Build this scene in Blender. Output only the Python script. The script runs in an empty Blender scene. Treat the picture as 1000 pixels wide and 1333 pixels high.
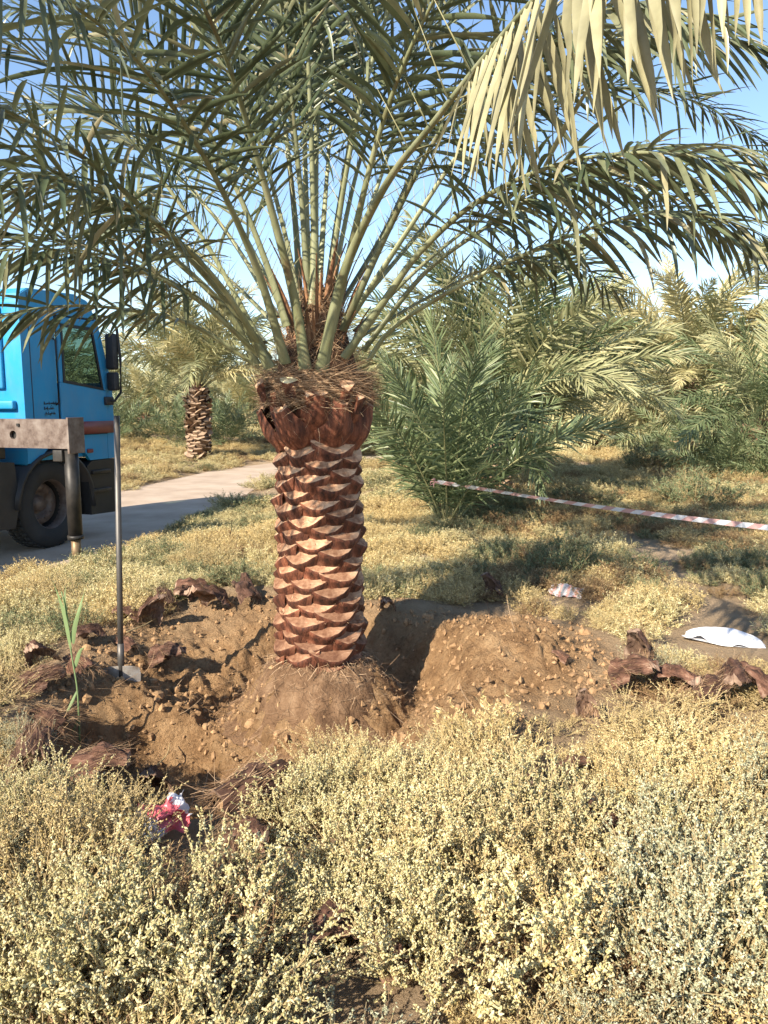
import bpy, math, random
import numpy as np
from mathutils import Vector, Matrix

R = math.radians
rng = np.random.default_rng(11)
random.seed(11)
scene = bpy.context.scene
COL = scene.collection

# ------------------------------------------------------------------ camera, sky, sun, exposure
CAM_Z, PITCH, FPX = 1.65, R(8.05), 1000.0
cam_d = bpy.data.cameras.new('camera')
cam_d.sensor_fit = 'VERTICAL'
cam_d.sensor_height = 36.0
cam_d.lens = 36.0 * FPX / 1333.0
cam_d.clip_start = 0.05
cam_d.clip_end = 2000
cam = bpy.data.objects.new('camera', cam_d)
COL.objects.link(cam)
cam.location = (0, 0, CAM_Z)
cam.rotation_euler = (R(90) - PITCH, 0, 0)
scene.camera = cam

SUN_EL, SUN_LEFT = R(33), R(37)          # elevation; how far left of straight behind the camera
to_sun = Vector((-math.sin(SUN_LEFT) * math.cos(SUN_EL), -math.cos(SUN_LEFT) * math.cos(SUN_EL), math.sin(SUN_EL)))
w = bpy.data.worlds.new('World')
scene.world = w
w.use_nodes = True
sky = w.node_tree.nodes.new('ShaderNodeTexSky')
sky.sky_type = 'NISHITA'
sky.sun_disc = False
sky.sun_elevation = SUN_EL
sky.sun_rotation = math.atan2(to_sun.x, to_sun.y) % (2 * math.pi)
sky.air_density = 1.0
sky.dust_density = 0.25
sky.ozone_density = 2.2
bg = w.node_tree.nodes['Background']
bg.inputs['Strength'].default_value = 0.12
w.node_tree.links.new(sky.outputs[0], bg.inputs['Color'])
sl = bpy.data.lights.new('sun', 'SUN')
sl.energy = 5.0
sl.angle = R(0.53)
sl.color = (1.0, 0.90, 0.74)
sun = bpy.data.objects.new('sun', sl)
COL.objects.link(sun)
sun.rotation_euler = to_sun.to_track_quat('Z', 'Y').to_euler()
scene.view_settings.view_transform = 'Standard'
scene.view_settings.look = 'None'
scene.view_settings.exposure = 1.06
scene.view_settings.gamma = 1.0
scene.render.engine = 'CYCLES'
scene.cycles.use_denoising = True
scene.cycles.max_bounces = 6
scene.cycles.transparent_max_bounces = 6

# ------------------------------------------------------------------ pixel -> place helpers (1000 x 1333 photo pixels)
_cp, _sp = math.cos(PITCH), math.sin(PITCH)
def ray(px, py):
    a, b = (px - 500) / FPX, (666.5 - py) / FPX
    return np.array((a, _cp + b * _sp, -_sp + b * _cp))
def at(px, py, Y):
    d = ray(px, py); k = Y / d[1]
    return np.array((d[0] * k, Y, CAM_Z + d[2] * k))
def on_z(px, py, z=0.0):
    d = ray(px, py); k = (z - CAM_Z) / d[2]
    return np.array((d[0] * k, d[1] * k, z))

# ------------------------------------------------------------------ mesh builder
class MB:
    def __init__(s):
        s.v = []; s.f = []; s.n = 0
    def add(s, verts, faces, mat=0):
        verts = np.asarray(verts, float).reshape(-1, 3)
        if isinstance(faces, np.ndarray):
            s.f.append((faces + s.n, mat))
        else:
            by = {}
            for f in faces: by.setdefault(len(f), []).append(f)
            for k, fs in by.items():
                s.f.append((np.array(fs, int) + s.n, mat))
        s.v.append(verts); s.n += len(verts)
        return s
    def box(s, c, size, mat=0, bev=0.0, rot=None):
        c = np.array(c, float); h = np.array(size, float) / 2
        if bev <= 0:
            v = np.array([(x, y, z) for x in (-1, 1) for y in (-1, 1) for z in (-1, 1)]) * h
            f = [(0, 1, 3, 2), (4, 6, 7, 5), (0, 4, 5, 1), (2, 3, 7, 6), (0, 2, 6, 4), (1, 5, 7, 3)]
        else:
            b = min(bev, h.min() * 0.9)
            bm = bmesh_box(h, b); v, f = bm
        if rot is not None: v = v @ np.array(rot).T
        return s.add(v + c, f, mat)
    def tube(s, pts, rad, n=8, mat=0, cap=True, up=None, flat=1.0):
        P = np.asarray(pts, float); m = len(P)
        rad = np.broadcast_to(np.asarray(rad, float), (m,))
        T = np.gradient(P, axis=0); T /= np.linalg.norm(T, axis=1)[:, None] + 1e-9
        ref = np.array(up if up is not None else (0.0, 0.0, 1.0))
        if up is None and abs(T[:, 2]).mean() > .85: ref = np.array((1.0, 0.0, 0.0))
        B = np.cross(T, ref); B /= np.linalg.norm(B, axis=1)[:, None] + 1e-9
        N = np.cross(B, T)
        a = np.arange(n) * 2 * math.pi / n
        V = P[:, None] + rad[:, None, None] * (np.cos(a)[None, :, None] * B[:, None] + flat * np.sin(a)[None, :, None] * N[:, None])
        i = np.arange(m - 1)[:, None] * n; j = np.arange(n)[None]; j2 = (j + 1) % n
        F = np.stack([i + j, i + j2, i + n + j2, i + n + j], -1).reshape(-1, 4)
        s.add(V.reshape(-1, 3), F, mat)
        if cap:
            o = s.n - m * n
            s.f.append((np.array([list(range(o, o + n))[::-1]]), mat))
            s.f.append((np.array([list(range(o + (m - 1) * n, o + m * n))]), mat))
        return s
    def lathe(s, prof, n=24, mat=0, M=None):
        prof = np.asarray(prof, float); m = len(prof); a = np.arange(n) * 2 * math.pi / n
        V = np.stack([prof[:, 0][:, None] * np.cos(a), prof[:, 0][:, None] * np.sin(a), np.repeat(prof[:, 1][:, None], n, 1)], -1).reshape(-1, 3)
        if M is not None: V = (np.array(M.to_3x3()) @ V.T).T + np.array(M.translation)
        i = np.arange(m - 1)[:, None] * n; j = np.arange(n)[None]; j2 = (j + 1) % n
        return s.add(V, np.stack([i + j, i + j2, i + n + j2, i + n + j], -1).reshape(-1, 4), mat)
    def prism(s, poly, y0, y1, mat=0):       # polygon in XZ extruded along Y
        n = len(poly)
        V = [(p[0], y0, p[1]) for p in poly] + [(p[0], y1, p[1]) for p in poly]
        F = [tuple(range(n)), tuple(range(2 * n - 1, n - 1, -1))] + [(i, i + n, (i + 1) % n + n, (i + 1) % n) for i in range(n)]
        return s.add(V, F, mat)
    def mesh(s, name, mats, smooth=True):
        me = bpy.data.meshes.new(name)
        V = np.concatenate(s.v)
        me.vertices.add(len(V)); me.vertices.foreach_set('co', V.astype(np.float32).ravel())
        loops = np.concatenate([f.ravel() for f, _ in s.f]).astype(np.int32)
        tot = np.concatenate([np.full(len(f), f.shape[1]) for f, _ in s.f])
        start = np.concatenate([[0], np.cumsum(tot)[:-1]]).astype(np.int32)
        mi = np.concatenate([np.full(len(f), m) for f, m in s.f]).astype(np.int32)
        me.loops.add(len(loops)); me.loops.foreach_set('vertex_index', loops)
        me.polygons.add(len(tot)); me.polygons.foreach_set('loop_start', start)
        for m in (mats if isinstance(mats, (list, tuple)) else [mats]): me.materials.append(m)
        me.polygons.foreach_set('material_index', mi)
        me.polygons.foreach_set('use_smooth', np.full(len(tot), smooth))
        me.update(calc_edges=True); me.validate()
        return me

def bmesh_box(h, b):
    import bmesh
    bm = bmesh.new(); bmesh.ops.create_cube(bm, size=2)
    for v in bm.verts: v.co = Vector((v.co.x * h[0], v.co.y * h[1], v.co.z * h[2]))
    bmesh.ops.bevel(bm, geom=list(bm.edges), offset=b, segments=2, affect='EDGES', profile=.6)
    bm.verts.index_update()
    V = np.array([v.co[:] for v in bm.verts]); F = [tuple(v.index for v in f.verts) for f in bm.faces]
    bm.free()
    return V, F

def link(name, me, parent=None, loc=(0, 0, 0), rot=(0, 0, 0), scl=(1, 1, 1)):
    o = bpy.data.objects.new(name, me); COL.objects.link(o)
    o.location = loc; o.rotation_euler = rot; o.scale = scl if hasattr(scl, '__len__') else (scl,) * 3
    if parent is not None: o.parent = parent
    return o
def tag(o, label, cat, group=None):
    o['label'] = label; o['category'] = cat
    if group: o['group'] = group
    return o
def empty(name, loc, rz=0.0):
    o = link(name, None, None, loc, (0, 0, rz)); o.empty_display_size = .1
    return o
def structure(o): o['kind'] = 'structure'; return o
def stuff(o): o['kind'] = 'stuff'; return o

# ------------------------------------------------------------------ materials
def new_mat(name):
    m = bpy.data.materials.new(name); m.use_nodes = True
    nt = m.node_tree; return m, nt, nt.nodes['Principled BSDF'], nt.nodes['Material Output']
def ramp(nt, stops):
    r = nt.nodes.new('ShaderNodeValToRGB'); e = r.color_ramp.elements
    e[0].position, e[0].color = stops[0][0], (*stops[0][1], 1)
    e[1].position, e[1].color = stops[-1][0], (*stops[-1][1], 1)
    for p, c in stops[1:-1]:
        x = e.new(p); x.color = (*c, 1)
    return r
def noise_node(nt, scale, detail=6, rough=.6, coord='Object', stretch=None, dist=0.0):
    tc = nt.nodes.new('ShaderNodeTexCoord'); n = nt.nodes.new('ShaderNodeTexNoise')
    n.inputs['Scale'].default_value = scale; n.inputs['Detail'].default_value = detail
    n.inputs['Roughness'].default_value = rough; n.inputs['Distortion'].default_value = dist
    src = tc.outputs[coord]
    if stretch:
        mp = nt.nodes.new('ShaderNodeMapping'); mp.inputs['Scale'].default_value = stretch
        nt.links.new(src, mp.inputs['Vector']); src = mp.outputs[0]
    nt.links.new(src, n.inputs['Vector'])
    return n
def noise_mat(name, stops, scale=6, rough=.8, bump=.3, bump_scale=None, bump_dist=.02, stretch=None, metallic=0.0, spec=.4, detail=6, coord='Object', random_amount=0.0):
    m, nt, b, out = new_mat(name)
    n = noise_node(nt, scale, detail, .62, coord, stretch)
    r = ramp(nt, stops); nt.links.new(n.outputs['Fac'], r.inputs[0])
    col = r.outputs[0]
    if random_amount:
        oi = nt.nodes.new('ShaderNodeObjectInfo'); mr = nt.nodes.new('ShaderNodeMapRange')
        mr.inputs['To Min'].default_value = 1 - random_amount; mr.inputs['To Max'].default_value = 1 + random_amount
        nt.links.new(oi.outputs['Random'], mr.inputs['Value'])
        hs = nt.nodes.new('ShaderNodeHueSaturation'); nt.links.new(mr.outputs[0], hs.inputs['Value']); nt.links.new(col, hs.inputs['Color']); col = hs.outputs[0]
    nt.links.new(col, b.inputs['Base Color'])
    b.inputs['Roughness'].default_value = rough; b.inputs['Metallic'].default_value = metallic
    b.inputs['Specular IOR Level'].default_value = spec
    if bump:
        n2 = noise_node(nt, bump_scale or scale * 4, 8, .65, coord, stretch)
        bp = nt.nodes.new('ShaderNodeBump'); bp.inputs['Strength'].default_value = bump; bp.inputs['Distance'].default_value = bump_dist
        nt.links.new(n2.outputs['Fac'], bp.inputs['Height']); nt.links.new(bp.outputs[0], b.inputs['Normal'])
    return m
def leaf_mat(name, stops, rough=.5, trans=.18, spec=.4, obj_var=.15, streak=0):
    """colour picked at random for each leaf (mesh island), varied a little per plant; thin, so some light passes"""
    m, nt, b, out = new_mat(name)
    g = nt.nodes.new('ShaderNodeNewGeometry'); r = ramp(nt, stops)
    nt.links.new(g.outputs['Random Per Island'], r.inputs[0])
    oi = nt.nodes.new('ShaderNodeObjectInfo'); mr = nt.nodes.new('ShaderNodeMapRange')
    mr.inputs['To Min'].default_value = 1 - obj_var; mr.inputs['To Max'].default_value = 1 + obj_var
    nt.links.new(oi.outputs['Random'], mr.inputs['Value'])
    hs = nt.nodes.new('ShaderNodeHueSaturation'); nt.links.new(mr.outputs[0], hs.inputs['Value']); nt.links.new(r.outputs[0], hs.inputs['Color'])
    col = hs.outputs[0]
    if streak:
        n = noise_node(nt, streak, 4, .6, 'Object'); mr2 = nt.nodes.new('ShaderNodeMapRange')
        mr2.inputs['From Min'].default_value = .3; mr2.inputs['From Max'].default_value = .7
        mr2.inputs['To Min'].default_value = .7; mr2.inputs['To Max'].default_value = 1.25
        nt.links.new(n.outputs['Fac'], mr2.inputs['Value'])
        h2 = nt.nodes.new('ShaderNodeHueSaturation'); nt.links.new(mr2.outputs[0], h2.inputs['Value']); nt.links.new(col, h2.inputs['Color']); col = h2.outputs[0]
    nt.links.new(col, b.inputs['Base Color'])
    b.inputs['Roughness'].default_value = rough; b.inputs['Specular IOR Level'].default_value = spec
    if trans:
        t = nt.nodes.new('ShaderNodeBsdfTranslucent'); nt.links.new(col, t.inputs['Color'])
        mx = nt.nodes.new('ShaderNodeMixShader'); mx.inputs[0].default_value = trans
        nt.links.new(b.outputs[0], mx.inputs[1]); nt.links.new(t.outputs[0], mx.inputs[2]); nt.links.new(mx.outputs[0], out.inputs['Surface'])
    return m
def plain(name, col, rough=.5, metallic=0.0, spec=.5, bump=0.0, bs=40, var=.25):
    lo = tuple(c * (1 - var) for c in col); hi = tuple(min(1, c * (1 + var)) for c in col)
    return noise_mat(name, [(.3, lo), (.7, hi)], 5, rough, bump, bs, .004, None, metallic, spec)

M = {}
M['leaflet'] = leaf_mat('palm leaflet', [(0, (.06, .082, .042)), (.45, (.115, .138, .072)), (.82, (.19, .20, .115)), (1, (.36, .31, .18))], .36, .16, .45, .06, 9)
M['leaflet_near'] = leaf_mat('palm leaflet pale', [(0, (.22, .215, .115)), (.6, (.32, .295, .17)), (1, (.44, .385, .23))], .45, .16, .4, .18, 9)
M['leaf_far'] = leaf_mat('far palm leaf', [(0, (.20, .22, .105)), (.5, (.33, .33, .17)), (1, (.47, .44, .24))], .5, .28, .35, .12)
M['leaf_pale'] = leaf_mat('sun bleached and hazed palm leaf', [(0, (.34, .31, .15)), (.5, (.50, .445, .225)), (1, (.66, .58, .33))], .5, .28, .35, .14)  # on the far palms this paler colour also stands for sunlit haze
M['leaf_green'] = leaf_mat('young palm leaf', [(0, (.105, .145, .066)), (.6, (.185, .23, .11)), (1, (.30, .33, .165))], .4, .24, .5, .12)
M['leaf_dry'] = leaf_mat('dead palm leaf', [(0, (.22, .15, .08)), (1, (.42, .32, .19))], .8, .1, .2, .2)
M['petiole'] = noise_mat('petiole', [(.30, (.15, .10, .05)), (.42, (.18, .19, .095)), (.56, (.26, .27, .15)), (.74, (.36, .34, .21))], 6, .5, .3, 60, .004, (1, 1, .22), random_amount=.25)
M['petiole_far'] = plain('far petiole', (.26, .25, .12), .6)
M['spine'] = plain('spine', (.30, .28, .14), .5)
M['bark'] = noise_mat('leaf base bark', [(.30, (.022, .009, .005)), (.44, (.095, .030, .015)), (.57, (.20, .067, .033)), (.74, (.36, .165, .09))], 20, .7, .9, 70, .012, (1, 1, .3), random_amount=.3)
M['core'] = noise_mat('trunk core', [(.3, (.03, .014, .009)), (.7, (.10, .045, .025))], 14, .9, .6, 60, .01)
M['fibre'] = leaf_mat('palm fibre', [(0, (.08, .042, .022)), (.45, (.24, .14, .075)), (1, (.52, .36, .22))], .8, 0, .2, .1)
M['fibre_red'] = noise_mat('sheath', [(.3, (.13, .055, .025)), (.55, (.30, .145, .07)), (.75, (.46, .27, .15))], 6, .7, .4, 40, .004, (3, 3, .3), random_amount=.25)
M['fibre_mat'] = noise_mat('matted fibre', [(.3, (.035, .017, .009)), (.7, (.17, .085, .043))], 30, .95, .9, 70, .02)
M['root_ball'] = noise_mat('root ball soil', [(.28, (.09, .05, .028)), (.5, (.20, .118, .066)), (.75, (.34, .22, .13))], 9, .95, 1.0, 38, .03, None, spec=.15)
M['cut_white'] = noise_mat('fresh white cut', [(.3, (.50, .40, .22)), (.7, (.74, .66, .44))], 12, .7, .3, 80, .003)
M['road'] = noise_mat('road', [(.3, (.38, .285, .21)), (.55, (.49, .38, .285)), (.75, (.57, .455, .35))], 1.4, .9, .4, 30, .012, None, spec=.15)
M['twig'] = plain('twig', (.36, .27, .135), .8)
M['twig_brown'] = plain('brown twig', (.21, .125, .065), .85)

def cut_material():
    m, nt, b, out = new_mat('cut face')
    n = noise_node(nt, 16, 8, .65, 'Object', (1, 2.5, 2.5)); g = nt.nodes.new('ShaderNodeNewGeometry'); sx = nt.nodes.new('ShaderNodeSeparateXYZ')
    nt.links.new(g.outputs['Position'], sx.inputs[0])
    mr = nt.nodes.new('ShaderNodeMapRange'); mr.inputs['From Min'].default_value = .1; mr.inputs['From Max'].default_value = 1.3
    nt.links.new(sx.outputs['Z'], mr.inputs['Value'])
    fresh = ramp(nt, [(.25, (.40, .19, .10)), (.45, (.62, .37, .22)), (.72, (.80, .56, .365))])
    old = ramp(nt, [(.25, (.15, .06, .034)), (.5, (.33, .175, .10)), (.75, (.52, .33, .21))])
    nt.links.new(n.outputs['Fac'], fresh.inputs[0]); nt.links.new(n.outputs['Fac'], old.inputs[0])
    mx = nt.nodes.new('ShaderNodeMixRGB'); nt.links.new(mr.outputs[0], mx.inputs[0]); nt.links.new(old.outputs[0], mx.inputs[1]); nt.links.new(fresh.outputs[0], mx.inputs[2])
    ns = noise_node(nt, 9, 5, .6, 'Object'); rs = ramp(nt, [(.36, (.36, .24, .19)), (.52, (1, 1, 1))]); nt.links.new(ns.outputs['Fac'], rs.inputs[0])
    mm = nt.nodes.new('ShaderNodeMixRGB'); mm.blend_type = 'MULTIPLY'; mm.inputs[0].default_value = .75; nt.links.new(mx.outputs[0], mm.inputs[1]); nt.links.new(rs.outputs[0], mm.inputs[2]); mx = mm
    oi = nt.nodes.new('ShaderNodeObjectInfo'); m2 = nt.nodes.new('ShaderNodeMapRange'); m2.inputs['To Min'].default_value = .72; m2.inputs['To Max'].default_value = 1.12
    nt.links.new(oi.outputs['Random'], m2.inputs['Value'])
    hs = nt.nodes.new('ShaderNodeHueSaturation'); nt.links.new(m2.outputs[0], hs.inputs['Value']); nt.links.new(mx.outputs[0], hs.inputs['Color'])
    nt.links.new(hs.outputs[0], b.inputs['Base Color']); b.inputs['Roughness'].default_value = .75; b.inputs['Specular IOR Level'].default_value = .25
    n2 = noise_node(nt, 55, 8, .7, 'Object', (1, 2, 2)); bp = nt.nodes.new('ShaderNodeBump'); bp.inputs['Strength'].default_value = .5; bp.inputs['Distance'].default_value = .006
    nt.links.new(n2.outputs['Fac'], bp.inputs['Height']); nt.links.new(bp.outputs[0], b.inputs['Normal'])
    return m
M['cut'] = cut_material()

# ------------------------------------------------------------------ terrain
def hash2(i, j, s):
    h = np.sin(i * 127.1 + j * 311.7 + s * 74.7) * 43758.5453
    return h - np.floor(h)
def vnoise(x, y, f, s=0):
    x = x * f; y = y * f; i = np.floor(x); j = np.floor(y); u = x - i; v = y - j
    u = u * u * (3 - 2 * u); v = v * v * (3 - 2 * v)
    return (hash2(i, j, s) * (1 - u) + hash2(i + 1, j, s) * u) * (1 - v) + (hash2(i, j + 1, s) * (1 - u) + hash2(i + 1, j + 1, s) * u) * v - .5
def sm(a, b, x):
    t = np.clip((x - a) / (b - a), 0, 1); return t * t * (3 - 2 * t)
ROAD = np.array([(-14, -6, 2.1), (-8.6, 2, 2.1), (-6.1, 6.3, 2.1), (-4.95, 9.5, 2.0), (-4.25, 13, 1.5), (-3.85, 16.5, 1.25), (-3.1, 20, 1.4), (-1.2, 23.3, 1.6), (2, 25.4, 1.6), (8, 27.5, 1.6), (22, 32, 1.7)], float)
def road_field(x, y):
    """signed distance past the road edge (negative on the road); side > 0 on the far (left) side"""
    best = np.full(np.shape(x), 1e9); side = np.zeros(np.shape(x))
    for (ax, ay, aw), (bx, by, bw) in zip(ROAD[:-1], ROAD[1:]):
        dx, dy = bx - ax, by - ay; L2 = dx * dx + dy * dy
        t = np.clip(((x - ax) * dx + (y - ay) * dy) / L2, 0, 1)
        d = np.hypot(x - ax - t * dx, y - ay - t * dy) - (aw + t * (bw - aw))
        c = dx * (y - ay) - dy * (x - ax)
        k = d < best
        best = np.where(k, d, best); side = np.where(k, c, side)
    return best, side
TX, TY = -0.40, 4.70
def gauss(x, y, cx, cy, rx, ry, p=1.0):
    return np.exp(-(((x - cx) / rx) ** 2 + ((y - cy) / ry) ** 2) ** p)
def dug(x, y):
    """0..1: where the soil has been dug or thrown up"""
    a = np.maximum(gauss(x, y, -.62, 4.75, 1.25, 1.15, 2), gauss(x, y, .62, 4.75, .78, .85, 2))
    a = np.maximum(a, gauss(x, y, -1.15, 4.05, .75, .7, 2))
    a = np.maximum(a, gauss(x, y, .2, 3.95, .6, .35, 2))
    a = np.maximum(a, gauss(x, y, -.95, 3.45, .42, .55, 2))
    return np.clip(a * 1.25 + .5 * vnoise(x, y, 5, 3) * (a > .05), 0, 1)
def H(x, y, fine=True):
    x = np.asarray(x, float); y = np.asarray(y, float)
    h = .10 * vnoise(x, y, .35, 1) + .05 * vnoise(x, y, 1.1, 2)
    far = sm(10, 26, y)
    d, side = road_field(x, y)
    h = h * sm(.2, 1.5, d)
    h = h + np.where(side > 0, .5 * sm(.2, 6, d) * far, .06 * sm(0, 1.5, d))
    h = h - .10 * (1 - sm(-.1, .9, d))
    h = h + np.where(side > 0, 0, .35 * sm(14, 30, y) * sm(.3, 5, d))
    near = gauss(x, y, -.2, 4.6, 2.6, 2.2, 2)
    h = h * (1 - near)
    dx, dy = x - TX, y - TY; r = np.hypot(dx, dy); th = np.arctan2(dy, dx)
    wob = .10 * vnoise(x, y, 2.6, 5) + .05 * vnoise(x, y, 7, 6)
    ring = 1 - sm(.66 + wob, 1.02 + wob, r)
    pit = .34 * ring
    pit = np.maximum(pit, .50 * gauss(x, y, -1.12, 4.0, .64, .52, 2.6))
    pit = np.maximum(pit, .30 * gauss(x, y, -.95, 4.75, .62, .62, 1.3))
    pit = np.maximum(pit, .30 * gauss(x, y, -.35, 3.85, .5, .3, 1.4))
    pit = np.maximum(pit, .34 * gauss(x, y, -.9, 3.4, .45, .42, 2.2))
    g = -pit
    ball = .035 - .40 * sm(.26, .66 + .6 * wob, r)
    g = np.where(r < .72, np.maximum(g, ball), g)
    hump = .12 * gauss(x, y, .62, 4.75, .42, .60, 1.1) + .14 * gauss(x, y, 1.0, 4.95, .6, .5) * (1 + 1.2 * vnoise(x, y, 3.1, 17)) + .07 * gauss(x, y, .95, 4.35, .45, .30) + .12 * gauss(x, y, .25, 5.75, .45, .35)
    hump = hump + .17 * gauss(x, y, -1.0, 6.05, .75, .36) + .10 * gauss(x, y, -1.95, 4.9, .4, .7) + .10 * gauss(x, y, .45, 3.85, .4, .22)
    g = g + hump
    k = dug(x, y)
    h = h + g
    if fine:
        c1 = np.abs(vnoise(x, y, 5.5, 11)) * 2; c2 = np.abs(vnoise(x, y, 12, 12)) * 2; c3 = vnoise(x, y, 26, 13)
        h = h + k * (.026 * (c1 - .5) + .034 * (c2 - .5) + .044 * c3 + .034 * vnoise(x, y, 42, 15)) + (1 - k) * .012 * vnoise(x, y, 9, 14) * sm(-.1, .3, d)
    return h
def hz(x, y): return float(H(np.array([x]), np.array([y]))[0])
def ground_at(px, py):
    """the point of the ground seen at a photo pixel (ray march)"""
    d = ray(px, py); k = .8
    while k < 70:
        p = np.array((0, 0, CAM_Z)) + d * k
        if p[2] < hz(p[0], p[1]): break
        k += .02 + k * .003
    return p[0], p[1], hz(p[0], p[1])

def axis(lo, hi, fine_lo, fine_hi, step, grow):
    a = list(np.arange(fine_lo, fine_hi, step)); s = step; v = fine_hi
    while v < hi: a.append(v); s *= grow; v += s
    a.append(hi); s = step; v = fine_lo - step; b = []
    while v > lo: b.append(v); s *= grow; v -= s
    b.append(lo)
    return np.array(b[::-1] + a)
gx = axis(-600, 600, -2.3, 1.9, .016, 1.045)
gy = axis(-60, 900, 2.9, 6.6, .016, 1.04)
X, Y = np.meshgrid(gx, gy)
Z = H(X, Y)
nx, ny = len(gx), len(gy)
idx = (np.arange(ny - 1)[:, None] * nx + np.arange(nx - 1)[None])
F = np.stack([idx, idx + 1, idx + nx + 1, idx + nx], -1).reshape(-1, 4)

def ground_material():
    m, nt, b, out = new_mat('ground')
    at_ = nt.nodes.new('ShaderNodeAttribute'); at_.attribute_name = 'dug'
    n1 = noise_node(nt, .9, 8, .62); sand = ramp(nt, [(.3, (.30, .205, .115)), (.5, (.42, .30, .185)), (.72, (.53, .40, .27))])
    nt.links.new(n1.outputs['Fac'], sand.inputs[0])
    n2 = noise_node(nt, 5, 10, .68); soil = ramp(nt, [(.28, (.18, .10, .05)), (.46, (.37, .22, .11)), (.6, (.50, .315, .165)), (.78, (.60, .42, .245))])
    nt.links.new(n2.outputs['Fac'], soil.inputs[0])
    nc = noise_node(nt, 46, 6, .7); rc = ramp(nt, [(.36, (.42, .38, .35)), (.5, (1, 1, 1)), (.68, (1.0, 1.0, 1.0))]); nt.links.new(nc.outputs['Fac'], rc.inputs[0])
    mc = nt.nodes.new('ShaderNodeMixRGB'); mc.blend_type = 'MULTIPLY'; mc.inputs[0].default_value = .5; nt.links.new(soil.outputs[0], mc.inputs[1]); nt.links.new(rc.outputs[0], mc.inputs[2]); soil = mc
    mx = nt.nodes.new('ShaderNodeMixRGB'); nt.links.new(at_.outputs['Fac'], mx.inputs[0]); nt.links.new(sand.outputs[0], mx.inputs[1]); nt.links.new(soil.outputs[0], mx.inputs[2])
    nt.links.new(mx.outputs[0], b.inputs['Base Color']); b.inputs['Roughness'].default_value = .95; b.inputs['Specular IOR Level'].default_value = .12
    n3 = noise_node(nt, 42, 12, .75); bp = nt.nodes.new('ShaderNodeBump'); bp.inputs['Strength'].default_value = 1.0; bp.inputs['Distance'].default_value = .055
    nt.links.new(n3.outputs['Fac'], bp.inputs['Height']); nt.links.new(bp.outputs[0], b.inputs['Normal'])
    return m
gm = MB().add(np.stack([X, Y, Z], -1).reshape(-1, 3), F).mesh('ground', ground_material())
atr = gm.attributes.new('dug', 'FLOAT', 'POINT')
atr.data.foreach_set('value', dug(X, Y).ravel().astype(np.float32))
ground = structure(link('ground', gm))

# the dirt road: a sheet following the ground, 6 mm above it
rows = []
for (a, b) in zip(ROAD[:-1], ROAD[1:]):
    for t in np.linspace(0, 1, 26)[:-1]: rows.append(a + t * (b - a))
rows = np.array(rows)
for _ in range(6): rows[1:-1] = (rows[:-2] + 2 * rows[1:-1] + rows[2:]) / 4
tg = np.gradient(rows[:, :2], axis=0); tg /= np.linalg.norm(tg, axis=1)[:, None]
nr = np.stack([-tg[:, 1], tg[:, 0]], 1)
us = np.linspace(-1, 1, 21)
RX = rows[:, 0][:, None] + nr[:, 0][:, None] * us * rows[:, 2][:, None] * (1.0 + .10 * vnoise(rows[:, 0], rows[:, 1], 1.3, 8)[:, None])
RY = rows[:, 1][:, None] + nr[:, 1][:, None] * us * rows[:, 2][:, None] * (1.0 + .10 * vnoise(rows[:, 0], rows[:, 1], 1.3, 8)[:, None])
RZ = H(RX, RY) + .006 + .012 * (1 - us[None] ** 2)
n_, m_ = RX.shape
ii = np.arange(n_ - 1)[:, None] * m_ + np.arange(m_ - 1)[None]
structure(link('road', MB().add(np.stack([RX, RY, RZ], -1).reshape(-1, 3), np.stack([ii, ii + m_, ii + m_ + 1, ii + 1], -1).reshape(-1, 4)).mesh('road', M['road'])))

# ------------------------------------------------------------------ palm fronds
def unit(v): return v / (np.linalg.norm(v, axis=-1, keepdims=True) + 1e-9)
def spline(ctrl, n):
    P = np.asarray(ctrl, float); P = np.vstack([2 * P[0] - P[1], P, 2 * P[-1] - P[-2]]); out = []
    for i in range(1, len(P) - 2):
        for t in np.linspace(0, 1, 14, endpoint=False):
            p0, p1, p2, p3 = P[i - 1:i + 3]
            out.append(.5 * (2 * p1 + (p2 - p0) * t + (2 * p0 - 5 * p1 + 4 * p2 - p3) * t * t + (3 * p1 - p0 - 3 * p2 + p3) * t ** 3))
    out.append(P[-2]); out = np.array(out)
    s = np.concatenate([[0], np.cumsum(np.linalg.norm(np.diff(out, axis=0), axis=1))])
    u = np.linspace(0, s[-1], n)
    return np.stack([np.interp(u, s, out[:, k]) for k in range(3)], 1), s[-1]
WPROF = np.array([.42, .85, 1.0, .9, .62, .05])
def leaflet_verts(p, d, Tl, Nl, L, W, droop, tw, rg, segs=5):
    d = unit(d); V = []; cur = np.array(p, float); prof = np.interp(np.linspace(0, 1, segs + 1), np.linspace(0, 1, 6), WPROF)
    for k in range(segs + 1):
        wv = unit(Tl - (Tl @ d) * d); nv = np.cross(d, wv)
        if nv @ Nl < 0: nv = -nv
        ww = math.cos(tw) * wv + math.sin(tw) * nv; nn = np.cross(d, ww)
        if nn @ Nl < 0: nn = -nn
        h = W * prof[k] / 2
        V += [cur - ww * h + nn * h * .45, cur, cur + ww * h + nn * h * .45]
        d = unit(d + np.array((0, 0, -1)) * droop / segs); cur = cur + d * L / segs
    return np.array(V)
def leaflet_faces(segs=5):
    f = []
    for k in range(segs):
        a = 3 * k; f += [(a, a + 1, a + 4, a + 3), (a + 1, a + 2, a + 5, a + 4)]
    return np.array(f)
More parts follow.
